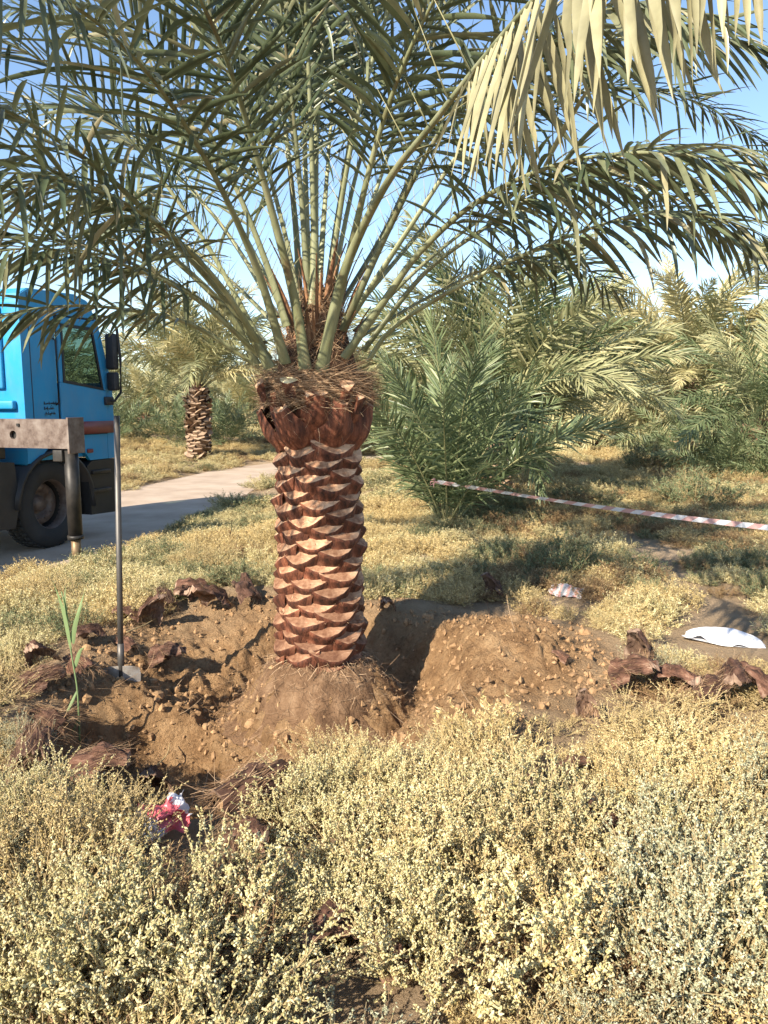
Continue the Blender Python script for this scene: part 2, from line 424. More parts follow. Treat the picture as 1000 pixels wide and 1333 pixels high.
def frond_frames(P, outward=None, twist=0.0):
    T = unit(np.gradient(P, axis=0)); O = P[-1] - P[0] if outward is None else np.array(outward, float)
    O = unit(np.array((O[0], O[1], 0.0)) + 1e-6)
    B0 = np.cross(O, (0, 0, 1.0)); B = unit(B0[None] - (T @ B0)[:, None] * T); N = np.cross(B, T)
    a = np.linspace(0, 1, len(P)) * twist
    B2 = np.cos(a)[:, None] * B + np.sin(a)[:, None] * N; N2 = np.cos(a)[:, None] * N - np.sin(a)[:, None] * B
    return T, B2, N2
def rachis_mesh(mb, P, T, B, N, w0, mat=0, n=7, spines=True, rg=None, t0=.22, smat=1, flare=True):
    m = len(P); t = np.linspace(0, 1, m)
    wid = w0 * (np.interp(t, [0, .05, .12, .3, .6, 1], [1.45 if flare else 1.1, 1.12, 1.0, .66, .36, .08]))
    thk = w0 * (np.interp(t, [0, .05, .12, .3, .6, 1], [.6, .62, .62, .52, .34, .08]))
    a = np.arange(n) * 2 * math.pi / n + .3
    ca, sa = np.cos(a), np.sin(a); sa = np.where(sa > 0, sa * .45, sa)     # flat upper side, rounded keel below
    V = P[:, None] + .5 * wid[:, None, None] * ca[None, :, None] * B[:, None] + .5 * thk[:, None, None] * 1.4 * sa[None, :, None] * N[:, None]
    i = np.arange(m - 1)[:, None] * n; j = np.arange(n)[None]; j2 = (j + 1) % n
    mb.add(V.reshape(-1, 3), np.stack([i + j, i + j2, i + n + j2, i + n + j], -1).reshape(-1, 4), mat)
    if spines:
        for s in (-1, 1):
            for tt in np.linspace(.10, t0 + .02, 9):
                k = min(m - 2, int(tt * (m - 1))); p = P[k] + (P[k + 1] - P[k]) * (tt * (m - 1) - k)
                d = unit(T[k] * .75 + s * B[k] * rg.uniform(.5, .9) + N[k] * rg.uniform(.1, .6)); L = rg.uniform(.06, .12) * (1 + 1.2 * (tt - .1) / .15)
                e = unit(np.cross(d, N[k])); r0 = .0035
                mb.add([p + e * r0, p - e * r0 * .5 + N[k] * r0, p - e * r0 * .5 - N[k] * r0, p + d * L], [(0, 1, 3), (1, 2, 3), (2, 0, 3)], smat)
def frond_leaflets(P, T, B, N, nside, Lmax, W, droop, rg, t0=.22, segs=5, spread=1.0, hang=0.0):
    out = []; m = len(P)
    for s in (-1, 1):
        for k in range(nside):
            t = t0 + (1 - t0) * ((k + rg.uniform(-.35, .35)) / (nside - 1)); t = min(max(t, t0), .995)
            q = t * (m - 1); i = min(m - 2, int(q)); p = P[i] + (P[i + 1] - P[i]) * (q - i)
            u = (t - t0) / (1 - t0)
            al = R(np.interp(u, [0, .3, .8, 1], [58, 52, 40, 18]) * spread + rg.normal(0, 8))
            be = R([8, 34, -14][k % 3] + rg.normal(0, 16))
            d = T[i] * math.cos(al) + (s * B[i] * math.cos(be) + N[i] * math.sin(be)) * math.sin(al)
            d = unit(d)
            if hang: d = unit(d * (1 - hang) + np.array((rg.normal(0, .1), rg.normal(0, .1), -1.0)) * hang)
            L = Lmax * np.interp(u, [0, .12, .4, .75, 1], [.55, .85, 1, .8, .42]) * rg.uniform(.85, 1.1)
            w = W * np.interp(u, [0, .2, .7, 1], [.6, 1, .9, .5])
            dr = droop * rg.uniform(.6, 1.4)
            if rg.uniform() < .05: dr += rg.uniform(1.5, 3.5)          # a bent or broken leaflet
            out.append((p, leaflet_verts(p, d, T[i], N[i], L, w, dr, rg.normal(0, .3), rg, segs)))
    return out

# ------------------------------------------------------------------ the dug-out palm in the middle
palm = empty('date_palm', (TX, TY, 0))
tag(palm, 'dug out date palm with freshly trimmed trunk standing in the pit', 'palm tree')
OFF = np.array((TX, TY, 0.0))
def core_r(z): return np.interp(z, [-.1, .02, .12, .8, 1.42, 1.6, 1.76, 1.86, 2.0, 2.2, 2.36], [.27, .235, .215, .205, .20, .225, .25, .235, .20, .12, .03])
zs = np.linspace(-.12, 2.36, 64)
core = MB().lathe(np.stack([core_r(zs), zs], 1), 28)
cv = core.v[0]; nn_ = vnoise(cv[:, 0] * 3 + 7, cv[:, 2] * 3 + cv[:, 1] * 3, 4, 21)
cv[:, :2] *= (1 + .08 * nn_)[:, None]
trunk = link('trunk', core.mesh('trunk', M['core']), palm)

def stub_mesh(rg, k):
    mb = MB(); nu = 13; u = np.linspace(-1, 1, nu)
    w = .142 * rg.uniform(.92, 1.08); th = .066 * rg.uniform(.85, 1.15); asym = rg.uniform(-.18, .18)
    bow = (1 - np.abs(u - asym * (1 - u * u)) ** 2.0).clip(0)
    rows = []
    for s, ww, tt, z0 in ((0, .62, -.05, -.150), (.35, .80, .42, -.118), (.7, .93, .80, -.084), (.93, 1.0, 1.0, -.064), (1.0, .995, .98, -.054)):
        z = z0 + ((.066 * np.abs(u) ** 1.7) if s > .3 else .03 * np.abs(u)) * (1 if s > .6 else .7) + rg.normal(0, .0016, nu)
        rows.append(np.stack([u * w * ww, .004 + th * tt * bow + rg.normal(0, .0012, nu), z], 1))
    lip = rows[-1]
    inner = np.stack([u * w * .96, .0 * u - .012, .034 + .010 * np.cos(u * 2.5) + rg.normal(0, .003, nu)], 1)
    m1 = lip * .62 + inner * .38; m1[:, 2] += .004 * bow; m1[:, 1] -= .003 * bow
    m2 = lip * .25 + inner * .75; m2[:, 1] -= .004 * bow
    V = np.concatenate(rows); i = np.arange(len(rows) - 1)[:, None] * nu + np.arange(nu - 1)[None]
    mb.add(V, np.stack([i, i + 1, i + nu + 1, i + nu], -1).reshape(-1, 4), 0)
    V = np.concatenate([lip, m1, m2, inner]); i = np.arange(3)[:, None] * nu + np.arange(nu - 1)[None]
    mb.add(V, np.stack([i, i + 1, i + nu + 1, i + nu], -1).reshape(-1, 4), 1)
    # ragged fibre edge hanging at the corners
    for q in range(7):
        s = rg.choice((-1, 1)); x = s * w * rg.uniform(.55, 1.0); z = rg.uniform(-.02, .03)
        p = np.array((x, .012 + rg.uniform(0, .012), z)); d = unit(np.array((s * .3 + rg.normal(0, .5), .5, rg.normal(-.2, .5)))); L = rg.uniform(.02, .05)
        e = unit(np.cross(d, (0, 1, .3))) * .002
        mb.add([p - e, p + e, p + d * L], [(0, 1, 2)], 2)
    return mb.mesh('leaf_base', [M['bark'], M['cut'], M['fibre']])
stubs = [stub_mesh(np.random.default_rng(50 + k), k) for k in range(7)]
GA = R(137.508)
i = 0; z = .015
while z < 1.43:
    a = i * GA + .55
    r = core_r(z) + .004
    sc = np.interp(z, [0, .25, 1.4], [1.06, 1.0, .97]) * rng.uniform(.94, 1.06)
    o = link('leaf_base', stubs[i % 7], trunk, (r * math.cos(a), r * math.sin(a), z + rng.normal(0, .005)), (rng.normal(0, .08), rng.normal(0, .06), a - math.pi / 2 + rng.normal(0, .04)), (sc, sc * rng.uniform(.85, 1.2), sc))
    i += 1; z += .0112

def big_base_mesh(rg):
    """longer leaf base just under the crown: a brown shield that bows outward and narrows to a cut top"""
    mb = MB(); nu = 11; u = np.linspace(-1, 1, nu); rows = []
    for s in np.linspace(0, 1, 8):
        ww = np.interp(s, [0, .25, .6, 1], [.13, .15, .105, .055]); y = np.interp(s, [0, .3, .7, 1], [.0, .055, .09, .105]); t = np.interp(s, [0, .4, 1], [.05, .06, .035])
        zz = s * .30
        rows.append(np.stack([u * ww + rg.normal(0, .0015, nu), y + t * (1 - u * u) - .05 * u * u * (1 - s), zz + .03 * u * u * (1 - s) + rg.normal(0, .002, nu) - .02 * (s > .95) * (1 - u * u)], 1))
    V = np.concatenate(rows); ix = np.arange(7)[:, None] * nu + np.arange(nu - 1)[None]
    mb.add(V, np.stack([ix, ix + 1, ix + nu + 1, ix + nu], -1).reshape(-1, 4), 0)
    lip = rows[-1]; inn = lip.copy(); inn[:, 1] = .088 - .004 * (1 - u * u); inn[:, 2] = .312 + .006 * rg.normal(0, 1, nu)
    ix = np.arange(nu - 1)[None]
    mb.add(np.concatenate([lip, inn]), np.stack([ix, ix + 1, ix + nu + 1, ix + nu], -1).reshape(-1, 4), 1)
    return mb.mesh('big_leaf_base', [M['bark'], M['cut']])
bigs = [big_base_mesh(np.random.default_rng(80 + k)) for k in range(4)]
for ring, (zz, n, a0, s, tilt) in enumerate(((1.40, 7, -1.15, .92, .12), (1.47, 7, -.70, .85, .12))):
    for k in range(n):
        a = a0 + k * 2 * math.pi / n + rng.normal(0, .07); r = core_r(zz) - .0
        link('leaf_base', bigs[(k + ring) % 4], trunk, (r * math.cos(a), r * math.sin(a), zz + rng.normal(0, .015)), (-tilt + rng.normal(0, .05), rng.normal(0, .08), a - math.pi / 2), s * rng.uniform(.9, 1.08))
# three fresh, nearly white cut stubs in the fibre ring
for k, (px, py, s) in enumerate(((375, 494, 1.25), (404, 511, 1.0), (452, 501, 1.1), (337, 500, .95), (470, 516, .9))):
    p = at(px, py, TY - (.382 if k == 0 else .358) + abs(px - 412) * .0013) - OFF
    ww = .034 * s; mb = MB(); hexa = np.array([(math.cos(t) * ww * 1.1, math.sin(t) * ww * .75) for t in np.linspace(0, 2 * math.pi, 9)[:-1]])
    V = [(a, -.11, b - .07) for a, b in hexa * .8] + [(a, .0 + b * .35, b) for a, b in hexa]
    V = np.array(V); V[:8, 1] = .06; V[8:, 0] *= rng.uniform(.7, 1.3, 8); V[8:, 2] += rng.normal(0, .009, 8); V[8:, 1] += rng.normal(0, .006, 8); ang = math.atan2(p[1], p[0]) + math.pi / 2
    mb.add(V, [tuple((q, (q + 1) % 8, (q + 1) % 8 + 8, q + 8)) for q in range(8)], 0)
    mb.add(V[8:], [tuple(range(8))], 1)
    link('cut_stub', mb.mesh('cut_stub', [M['bark'], M['cut_white'] if k == 0 else M['cut']], False), palm, p, (-.35, 0, ang))

# fibre nest round the crown
def fibre_strips(n, fn, width, seglen, rg, segs=5):
    V = []; Fc = []; c = 0
    for _ in range(n):
        p, t, nrm = fn(rg); d = unit(t); w = width * rg.uniform(.6, 1.5); L = seglen * rg.uniform(.5, 1.5)
        cur = np.array(p); curl = rg.normal(0, .35, 3)
        for k in range(segs + 1):
            e = unit(np.cross(d, nrm)) * w * (1 - .7 * k / segs)
            V += [cur - e, cur + e]
            if k < segs: Fc.append((c + 2 * k, c + 2 * k + 1, c + 2 * k + 3, c + 2 * k + 2))
            d = unit(d + curl / segs + nrm * rg.normal(0, .08)); cur = cur + d * L / segs
        c += 2 * (segs + 1)
    return np.array(V), np.array(Fc)
def nest(zlo, zhi, horiz, rplus):
    def fn(rg):
        z = rg.uniform(zlo, zhi); a = rg.uniform(0, 2 * math.pi); r = core_r(z) + rplus * rg.uniform(.4, 1.1)
        nrm = np.array((math.cos(a), math.sin(a), .1)); tan = np.array((-math.sin(a), math.cos(a), 0)) * rg.choice((-1, 1))
        return np.array((r * math.cos(a), r * math.sin(a), z)), tan * horiz + np.array((0, 0, 1)) * rg.normal(0, 1) * (1.1 - horiz) + nrm * .1, nrm
    return fn
fb = MB()
for args in ((3400, nest(1.64, 1.84, .86, .10), .0011, .14), (2600, nest(1.82, 2.32, .45, .035), .0011, .12), (160, nest(1.50, 1.68, .5, .12), .0010, .11)):
    fb.add(*fibre_strips(*args, np.random.default_rng(5)))
fo = link('fibre', fb.mesh('fibre', M['fibre']), palm); stuff(fo)
# the matted ring under the loose fibres
rz = np.linspace(0, 2 * math.pi, 40); prof = [(.20, 1.60), (.265, 1.64), (.305, 1.68), (.318, 1.73), (.30, 1.79), (.25, 1.83), (.19, 1.86)]
mr_ = MB().lathe(prof, 48); v_ = mr_.v[0]
k_ = vnoise(np.arctan2(v_[:, 1], v_[:, 0]) * 2, v_[:, 2] * 6, 2.2, 30) + .5 * vnoise(np.arctan2(v_[:, 1], v_[:, 0]) * 5, v_[:, 2] * 9, 2.0, 31)
v_[:, :2] *= (1 + .22 * k_)[:, None]
link('fibre_ring', mr_.mesh('fibre_ring', M['fibre_mat']), palm)
# dry sheath strips standing between the petioles
for k in range(44):
    a = k * GA; r = rng.uniform(.05, .19); L = rng.uniform(.3, .66); wd = rng.uniform(.012, .030); lean = .18 + r * 1.1
    P = np.array([(r * math.cos(a) + math.cos(a) * lean * s * s * L, r * math.sin(a) + math.sin(a) * lean * s * s * L, 2.16 - r * 1.6 + s * L) for s in np.linspace(0, 1, 7)])
    e = np.array((-math.sin(a), math.cos(a), 0)); nr_ = np.array((math.cos(a), math.sin(a), 0)); mb = MB(); V = []
    for q, p in enumerate(P):
        ww = wd * (1 - (q / 6) ** 2 * .85); V += [p - e * ww, p + nr_ * .006, p + e * ww, p - nr_ * .004]
    f = []
    for q in range(6):
        b = 4 * q; f += [(b, b + 1, b + 5, b + 4), (b + 1, b + 2, b + 6, b + 5), (b + 2, b + 3, b + 7, b + 6), (b + 3, b, b + 4, b + 7)]
    link('sheath_strip', mb.add(V, f).mesh('sheath_strip', M['fibre_red']), palm)

# (control points as photo pixel x, y and distance; width; leaflet length, width, droop; twist; separate leaflets?)
FR = [
 # left side, in front
 ([(352, 478, 4.47), (300, 395, 4.32), (165, 250, 3.85), (40, 160, 3.35), (-90, 110, 2.9), (-260, 110, 2.5)], .072, .40, .026, .5, .5, 1),
 ([(335, 474, 4.58), (285, 390, 4.45), (150, 275, 4.15), (0, 185, 3.75), (-150, 150, 3.4), (-300, 170, 3.1)], .066, .40, .026, .6, .4, 0),
 ([(398, 482, 4.42), (385, 395, 4.35), (345, 240, 4.05), (300, 90, 3.65), (262, 0, 3.35), (190, -160, 2.85), (90, -250, 2.5)], .072, .42, .026, .3, .5, 0),
 ([(374, 425, 4.52), (354, 362, 4.50), (318, 268, 4.42), (268, 165, 4.3), (190, 50, 4.05), (80, -50, 3.7)], .062, .42, .027, .35, -.4, 0),
 ([(362, 412, 4.82), (318, 335, 5.0), (270, 270, 5.15), (190, 190, 5.4), (90, 140, 5.6), (0, 140, 5.7)], .05, .42, .027, .5, .3, 0),
 ([(335, 462, 4.6), (270, 396, 4.48), (190, 350, 4.32), (100, 318, 4.12), (0, 305, 3.92), (-110, 330, 3.75)], .05, .36, .025, .7, .3, 0),
 ([(338, 478, 4.6), (250, 422, 4.48), (162, 402, 4.33), (81, 398, 4.18), (0, 412, 4.03), (-120, 460, 3.85)], .046, .34, .024, .8, -.3, 0),
 ([(372, 472, 4.45), (335, 350, 4.15), (270, 210, 3.7), (185, 85, 3.15), (70, -10, 2.6), (-80, -50, 2.15)], .062, .42, .028, .5, .7, 1),
 ([(345, 455, 4.72), (265, 310, 4.6), (160, 170, 4.35), (40, 70, 4.05), (-90, 30, 3.75)], .055, .42, .027, .5, .3, 0),
 ([(372, 410, 4.9), (300, 270, 5.35), (220, 130, 5.75), (120, 40, 6.05), (10, 10, 6.25)], .055, .42, .028, .5, -.3, 0),
 ([(345, 445, 4.9), (255, 335, 5.25), (150, 265, 5.65), (40, 245, 5.95), (-50, 275, 6.15)], .05, .42, .028, .6, .3, 0),
 ([(384, 392, 4.84), (335, 210, 5.05), (285, 40, 5.15), (205, -90, 5.15), (110, -160, 5.1)], .055, .42, .027, .3, .3, 0),
 ([(362, 425, 4.88), (295, 360, 5.35), (225, 310, 5.8), (150, 300, 6.2), (70, 330, 6.5)], .045, .4, .026, .6, .2, 0),
 ([(346, 470, 4.52), (250, 385, 4.15), (130, 335, 3.7), (10, 325, 3.3), (-100, 370, 3.0)], .044, .36, .024, 1.2, .2, 0),
 ([(350, 466, 4.5), (270, 350, 4.05), (160, 262, 3.55), (30, 225, 3.05), (-110, 250, 2.7)], .05, .40, .026, 1.2, -.2, 0),
 # upright, in the middle
 ([(408, 398, 4.58), (409, 360, 4.60), (412, 175, 4.6), (425, 0, 4.55), (445, -200, 4.4), (480, -360, 4.1)], .064, .40, .026, .2, .4, 0),
 ([(390, 392, 4.68), (386, 300, 4.74), (370, 150, 4.8), (350, 25, 4.88), (312, -140, 5.0), (260, -260, 5.1)], .058, .40, .026, .2, -.4, 0),
 ([(424, 392, 4.68), (436, 300, 4.74), (460, 150, 4.82), (480, 25, 4.9), (520, -140, 5.05), (590, -240, 5.2)], .058, .40, .026, .2, .4, 0),
 ([(402, 380, 4.76), (398, 250, 4.9), (394, 60, 5.05), (385, -150, 5.3), (370, -280, 5.6)], .05, .38, .025, .2, .3, 0),
 ([(415, 380, 4.78), (424, 250, 4.95), (440, 60, 5.15), (465, -120, 5.45)], .046, .38, .025, .2, -.3, 0),
 ([(402, 400, 4.62), (392, 250, 4.55), (372, 60, 4.4), (345, -120, 4.1), (300, -240, 3.7)], .05, .40, .026, .25, .5, 0),
 # right side
 ([(418, 484, 4.42), (442, 375, 4.28), (468, 305, 4.08), (510, 228, 3.66), (560, 165, 3.2), (622, 85, 2.7), (705, -12, 2.22), (805, -100, 1.9), (925, -140, 1.68), (1060, -120, 1.55)], .072, .44, .034, 1.5, .2, 1),
 ([(448, 465, 4.5), (505, 384, 4.4), (544, 330, 4.28), (612, 268, 4.05), (700, 222, 3.75), (800, 200, 3.45), (920, 205, 3.15), (1050, 250, 2.95)], .066, .42, .027, .7, .3, 0),
 ([(472, 456, 4.62), (550, 357, 4.58), (625, 300, 4.52), (705, 248, 4.45), (800, 205, 4.35), (900, 188, 4.2), (1020, 200, 4.05)], .058, .42, .027, .7, -.3, 0),
 ([(478, 470, 4.62), (505, 432, 4.6), (550, 399, 4.54), (640, 350, 4.44), (720, 315, 4.35), (800, 287, 4.26), (880, 275, 4.18), (980, 300, 4.1), (1060, 360, 4.0)], .052, .42, .027, .9, .3, 0),
 ([(440, 400, 4.82), (500, 300, 5.08), (560, 180, 5.35), (640, 85, 5.65), (760, 25, 5.9), (880, 40, 6.0)], .055, .44, .028, .5, .3, 0),
 ([(434, 395, 4.78), (488, 250, 4.88), (540, 100, 4.95), (605, -30, 4.95), (710, -130, 4.85)], .055, .42, .027, .4, -.3, 0),
 ([(430, 432, 4.48), (455, 330, 4.3), (492, 180, 3.98), (545, 40, 3.58), (625, -90, 3.15), (740, -170, 2.75)], .06, .42, .027, .6, .4, 0),
 ([(462, 430, 4.8), (560, 335, 5.1), (660, 265, 5.4), (760, 235, 5.65), (860, 255, 5.85), (950, 315, 5.95)], .05, .44, .028, .8, .3, 0),
 ([(450, 415, 4.85), (560, 285, 5.35), (660, 170, 5.8), (780, 115, 6.2), (900, 130, 6.45), (1000, 190, 6.6)], .052, .44, .028, .6, -.3, 0),
 ([(452, 420, 4.7), (530, 300, 4.72), (620, 170, 4.6), (730, 80, 4.4), (860, 40, 4.15), (1000, 60, 3.9)], .058, .44, .028, .7, .3, 0),
 ([(446, 430, 4.56), (505, 300, 4.4), (580, 160, 4.05), (680, 60, 3.65), (800, 10, 3.3), (940, 20, 3.0)], .058, .44, .028, .8, -.3, 0),
 ([(466, 440, 4.85), (560, 385, 5.2), (650, 345, 5.5), (740, 345, 5.75), (810, 385, 5.9)], .042, .4, .026, .8, .2, 0),
]
def to_px(p):      # inverse of at(): a point relative to the palm foot -> (px, py, distance)
    d = np.array(p) + OFF - (0, 0, CAM_Z); f = d[1] * _cp - d[2] * _sp; u_ = d[1] * _sp + d[2] * _cp
    return (500 + FPX * d[0] / f, 666.5 - FPX * u_ / f, d[1] + 0.0)
rge = np.random.default_rng(4)
for az, el, ln in ((205, 78, 3.4), (262, 85, 3.4), (320, 80, 3.4), (40, 78, 3.3), (120, 80, 3.3)):
    a, e = R(az + rge.normal(0, 4)), R(el); b = .05 + .12 * math.cos(e); p = np.array((b * math.cos(a), b * math.sin(a), 2.14 - .16 * math.cos(e))); pts = [p]
    for k in range(6):
        ee = e - R(75) * (k / 6) ** 1.5; p = p + np.array((math.cos(a) * math.cos(ee), math.sin(a) * math.cos(ee), math.sin(ee))) * ln / 6; pts.append(p)
    FR.append((pts, .052, .42, .026, .5, rge.choice((-.4, .4)), 2))
FACES5 = leaflet_faces(5)
n_single = 0
for q, (ctrl, w0, LL, WW, droop, twist, single) in enumerate(FR):
    rg = np.random.default_rng(200 + q)
    P, length = spline([c if single == 2 else at(*c) - OFF for c in ctrl], 34)
    T, B, N = frond_frames(P, None, twist)
    t0 = .60 if q == 21 else (.33 if length > 2.2 else .27)
    mb = MB(); rachis_mesh(mb, P, T, B, N, w0 * .82, 0, 8, True, rg, t0)
    fr = link('frond', mb.mesh('frond', [M['petiole'], M['spine']]), palm)
    nside = int(length * (1 - t0) * (27 if single == 1 else 30))
    lf = frond_leaflets(P, T, B, N, nside, LL * 1.16, WW * (1.08 if q == 21 else 1.0), droop * (.25 if q == 21 else .6), rg, t0, 5, 1.0, .72 if q == 21 else (.22 if q in (6, 13, 14, 22, 23, 24, 30, 31) else 0))
    mat = M['leaflet_near'] if q == 21 else M['leaflet']
    take = {21: 190, 0: 60, 7: 50}.get(q, 0)          # the leaflets that show largest are pieces of their own
    order = sorted(range(len(lf)), key=lambda k: lf[k][0][1]); own = set(order[:take]); lb = MB()
    for k, (p, V) in enumerate(lf):
        if k in own: link('leaflet', MB().add(V - p, FACES5).mesh('leaflet', mat), fr, p)
        else: lb.add(V, FACES5)
    if lb.n: stuff(link('leaflets', lb.mesh('leaflets', mat), fr))
# the root ball: a rough dome of soil and roots that comes up with the palm
rr = np.concatenate([np.linspace(.16, .60, 34), [.64]]); rb = MB().lathe(np.stack([rr, .055 - .40 * sm(.24, .66, rr)], 1), 120); v_ = rb.v[0]
ra = np.arctan2(v_[:, 1], v_[:, 0]); wx_ = v_[:, 0] + TX; wy_ = v_[:, 1] + TY
v_[:, :2] *= (1 + .10 * vnoise(ra * 1.2 + 3, v_[:, 2] * 2, 1.6, 61))[:, None]
v_[:, 2] += .05 * vnoise(wx_, wy_, 6, 62) + .035 * (np.abs(vnoise(wx_, wy_, 14, 63)) - .25) + .022 * vnoise(wx_, wy_, 30, 64) + .012 * vnoise(wx_, wy_, 60, 65) + .012
link('root_ball', rb.mesh('root_ball', M['root_ball']), palm)
def foot_fn(rg):
    a = rg.uniform(0, 2 * math.pi); r = rg.uniform(.22, .31)
    nrm = np.array((math.cos(a), math.sin(a), .4)); return np.array((r * math.cos(a), r * math.sin(a), .10 - (r - .22) * .7 + rg.uniform(-.03, .05))), np.array((rg.normal(0, .6), rg.normal(0, .6), -.7)) + nrm * .4, nrm
stuff(link('foot_fibre', MB().add(*fibre_strips(900, foot_fn, .0017, .08, np.random.default_rng(18), 4)).mesh('foot_fibre', M['fibre']), palm))
# rootlets on the root ball
def ball_fn(rg):
    a = rg.uniform(0, 2 * math.pi); r = rg.uniform(.22, .66); x, y = TX + r * math.cos(a), TY + r * math.sin(a)
    return np.array((x, y, hz(x, y) + .035)) - OFF, np.array((rg.normal(), rg.normal(), -.1)), np.array((0, 0, 1.0))
rt = link('rootlets', MB().add(*fibre_strips(1500, ball_fn, .0012, .08, np.random.default_rng(8), 4)).mesh('rootlets', M['fibre']), palm); stuff(rt)

# ------------------------------------------------------------------ other palms
def frond_variant(seed, L, bend, leafmat, LL=.42, WW=.03, nside=46, droop=.5, w0=.05, twist=.5, t0=.2, segs=3):
    """frond along +X, bowing down toward -Z"""
    rg = np.random.default_rng(seed); s = np.linspace(0, 1, 18)
    ang = -bend * s ** 1.6; step = L / 17
    P = np.concatenate([[(0, 0, 0)], np.cumsum(np.stack([np.cos(ang[:-1]) * step, .03 * np.sin(s[:-1] * 5 + seed) * step, np.sin(ang[:-1]) * step], 1), 0)])
    T, B, N = frond_frames(P, (1, 0, 0), twist)
    mb = MB(); rachis_mesh(mb, P, T, B, N, w0, 0, 5, False, rg, t0)
    ff = leaflet_faces(segs)
    for p, V in frond_leaflets(P, T, B, N, nside, LL, WW, droop, rg, t0, segs): mb.add(V, ff, 1)
    return mb.mesh('frond', [M['petiole_far'], leafmat])
SETS = {}
for nm, lm in (('far', M['leaf_far']), ('pale', M['leaf_pale']), ('green', M['leaf_green']), ('dry', M['leaf_dry'])):
    SETS[nm] = [frond_variant(300 + k, 1.0 * 3.0, b, lm, .50, .036, 72, .4, .045, tw) for k, (b, tw) in enumerate(((.5, .5), (.9, -.5), (1.3, .6), (1.7, -.6)))]
SETS['shoot'] = [frond_variant(340 + k, 2.0, b, M['leaf_green'], .38, .026, 56, .12, .03, tw, .14) for k, (b, tw) in enumerate(((.35, .4), (.6, -.4), (.9, .5)))]
def far_trunk(h, r, rg, mats):
    mb = MB(); zz = np.linspace(-.15, h + .25, 10)
    mb.lathe(np.stack([r * np.interp(zz, [-.15, .1, h, h + .25], [1.1, .85, .9, .45]), zz], 1), 14, 0)
    n = int(h / .014); t = np.array([(-.5, 0, -.5), (.5, 0, -.5), (-.62, .5, .2), (.62, .5, .2), (0, .75, .12), (-.5, 0, .45), (.5, 0, .45)])
    f = [(0, 1, 3, 4, 2), (2, 4, 3, 6, 5)]
    for k in range(n):
        a = k * GA; z0 = h * k / n; s = r * .62 * rg.uniform(.8, 1.25)
        V = t * (s, s * rg.uniform(.4, 1.2), s * rg.uniform(.5, 1.2)); V[:, 2] += V[:, 0] * rg.normal(0, .35); V += rg.normal(0, .07 * s, V.shape); c, sn = math.cos(a), math.sin(a)
        V = np.stack([V[:, 0] * -sn + (V[:, 1] + r * .82) * c, V[:, 0] * c + (V[:, 1] + r * .82) * sn, V[:, 2] + z0 + .05], 1)
        mb.add(V, [f[0]], 1); mb.add(V, [f[1]], 2)
    return mb.mesh('trunk', mats, False)
M['far_bark'] = noise_mat('far bark', [(.3, (.11, .068, .042)), (.7, (.24, .155, .095))], 6, .9, .4, 30, .01)
M['far_cut'] = noise_mat('far cut', [(.3, (.27, .175, .11)), (.7, (.44, .31, .21))], 5, .9, 0)
def make_palm(name, label, x, y, th, tr, n, sets, L, e_lo, e_hi, seed, z=None, dry=0, group=None, dark=False):
    rg = np.random.default_rng(seed); zz = hz(x, y) if z is None else z
    root = empty(name, (x, y, zz), rg.uniform(0, 6.28)); tag(root, label, 'palm tree', group)
    if th > 0:
        ms = [M['core'], M['bark'], M['far_bark']] if dark else [M['core'], M['far_bark'], M['far_cut']]
        link('trunk', far_trunk(th, tr, rg, ms), root)
    for k in range(n):
        u = (k + .5) / n; a = k * GA; e = R(e_hi + (e_lo - e_hi) * u ** 1.1 + rg.normal(0, 5))
        st = SETS[sets[k % len(sets)]]
        if dry and k >= n - dry: st = SETS['dry']
        vi = min(len(st) - 1, int(rg.uniform(0, len(st) - .01) * .6 + u * len(st) * .45))
        base = (.10 * tr / .3 * math.cos(a), .10 * tr / .3 * math.sin(a), th + .12 * (1 - u) if th > 0 else rg.uniform(-.02, .04))
        ref = 2.0 if sets[0] == 'shoot' else 3.0
        s = L / ref * rg.uniform(.85, 1.12)
        link('frond', st[vi], root, base, (rg.normal(0, .25), -e, a), s)
    return root
def pa(px, py, D):
    x = (px - 500) / 1000 * D / _cp; return x, D
x, y = pa(262, 0, 22); Lp = make_palm('date_palm', 'date palm with rough brown trunk across the road, right of the truck', x, y, 2.0, .32, 42, ['far', 'far', 'pale'], 3.3, 30, 86, 1)
x, y = pa(640, 0, 13.5); make_palm('date_palm', 'big grey green palm behind the young palm tied with tape', x, y, .9, .3, 54, ['green', 'far', 'far'], 3.7, 34, 88, 2)
x, y = pa(583, 0, 10.0); make_palm('young_palm', 'young dark green palm tied with the barrier tape', x, y, 0, .3, 30, ['shoot'], 2.45, 38, 89, 3)
x, y = pa(885, 0, 22); make_palm('date_palm', 'broad pale yellowish palm right of the gap of sky', x, y, 2.0, .32, 60, ['pale', 'pale', 'far'], 4.0, -35, 82, 4)
x, y = pa(985, 0, 16.8); make_palm('date_palm', 'dark green palm with stout reddish trunk at the right edge', x, y, 1.0, .36, 36, ['green', 'far', 'green'], 2.7, -18, 84, 5, dark=True, dry=3)
x, y = pa(1090, 0, 19); make_palm('date_palm', 'palm whose fronds reach in at the right edge, behind the stout trunk', x, y, 2.2, .32, 56, ['pale', 'far'], 4.2, -35, 82, 6)
x, y = pa(775, 0, 29); make_palm('date_palm', 'sun bleached drooping palm in the back row left of the broad pale palm', x, y, 1.9, .3, 56, ['pale', 'pale', 'far'], 4.4, -40, 78, 7)
x, y = pa(905, 0, 17.6); make_palm('palm_shoot', 'green palm offshoot with a yellow green leaf left of the stout trunk', x, y, 0, .3, 18, ['shoot'], 1.5, 22, 85, 8)
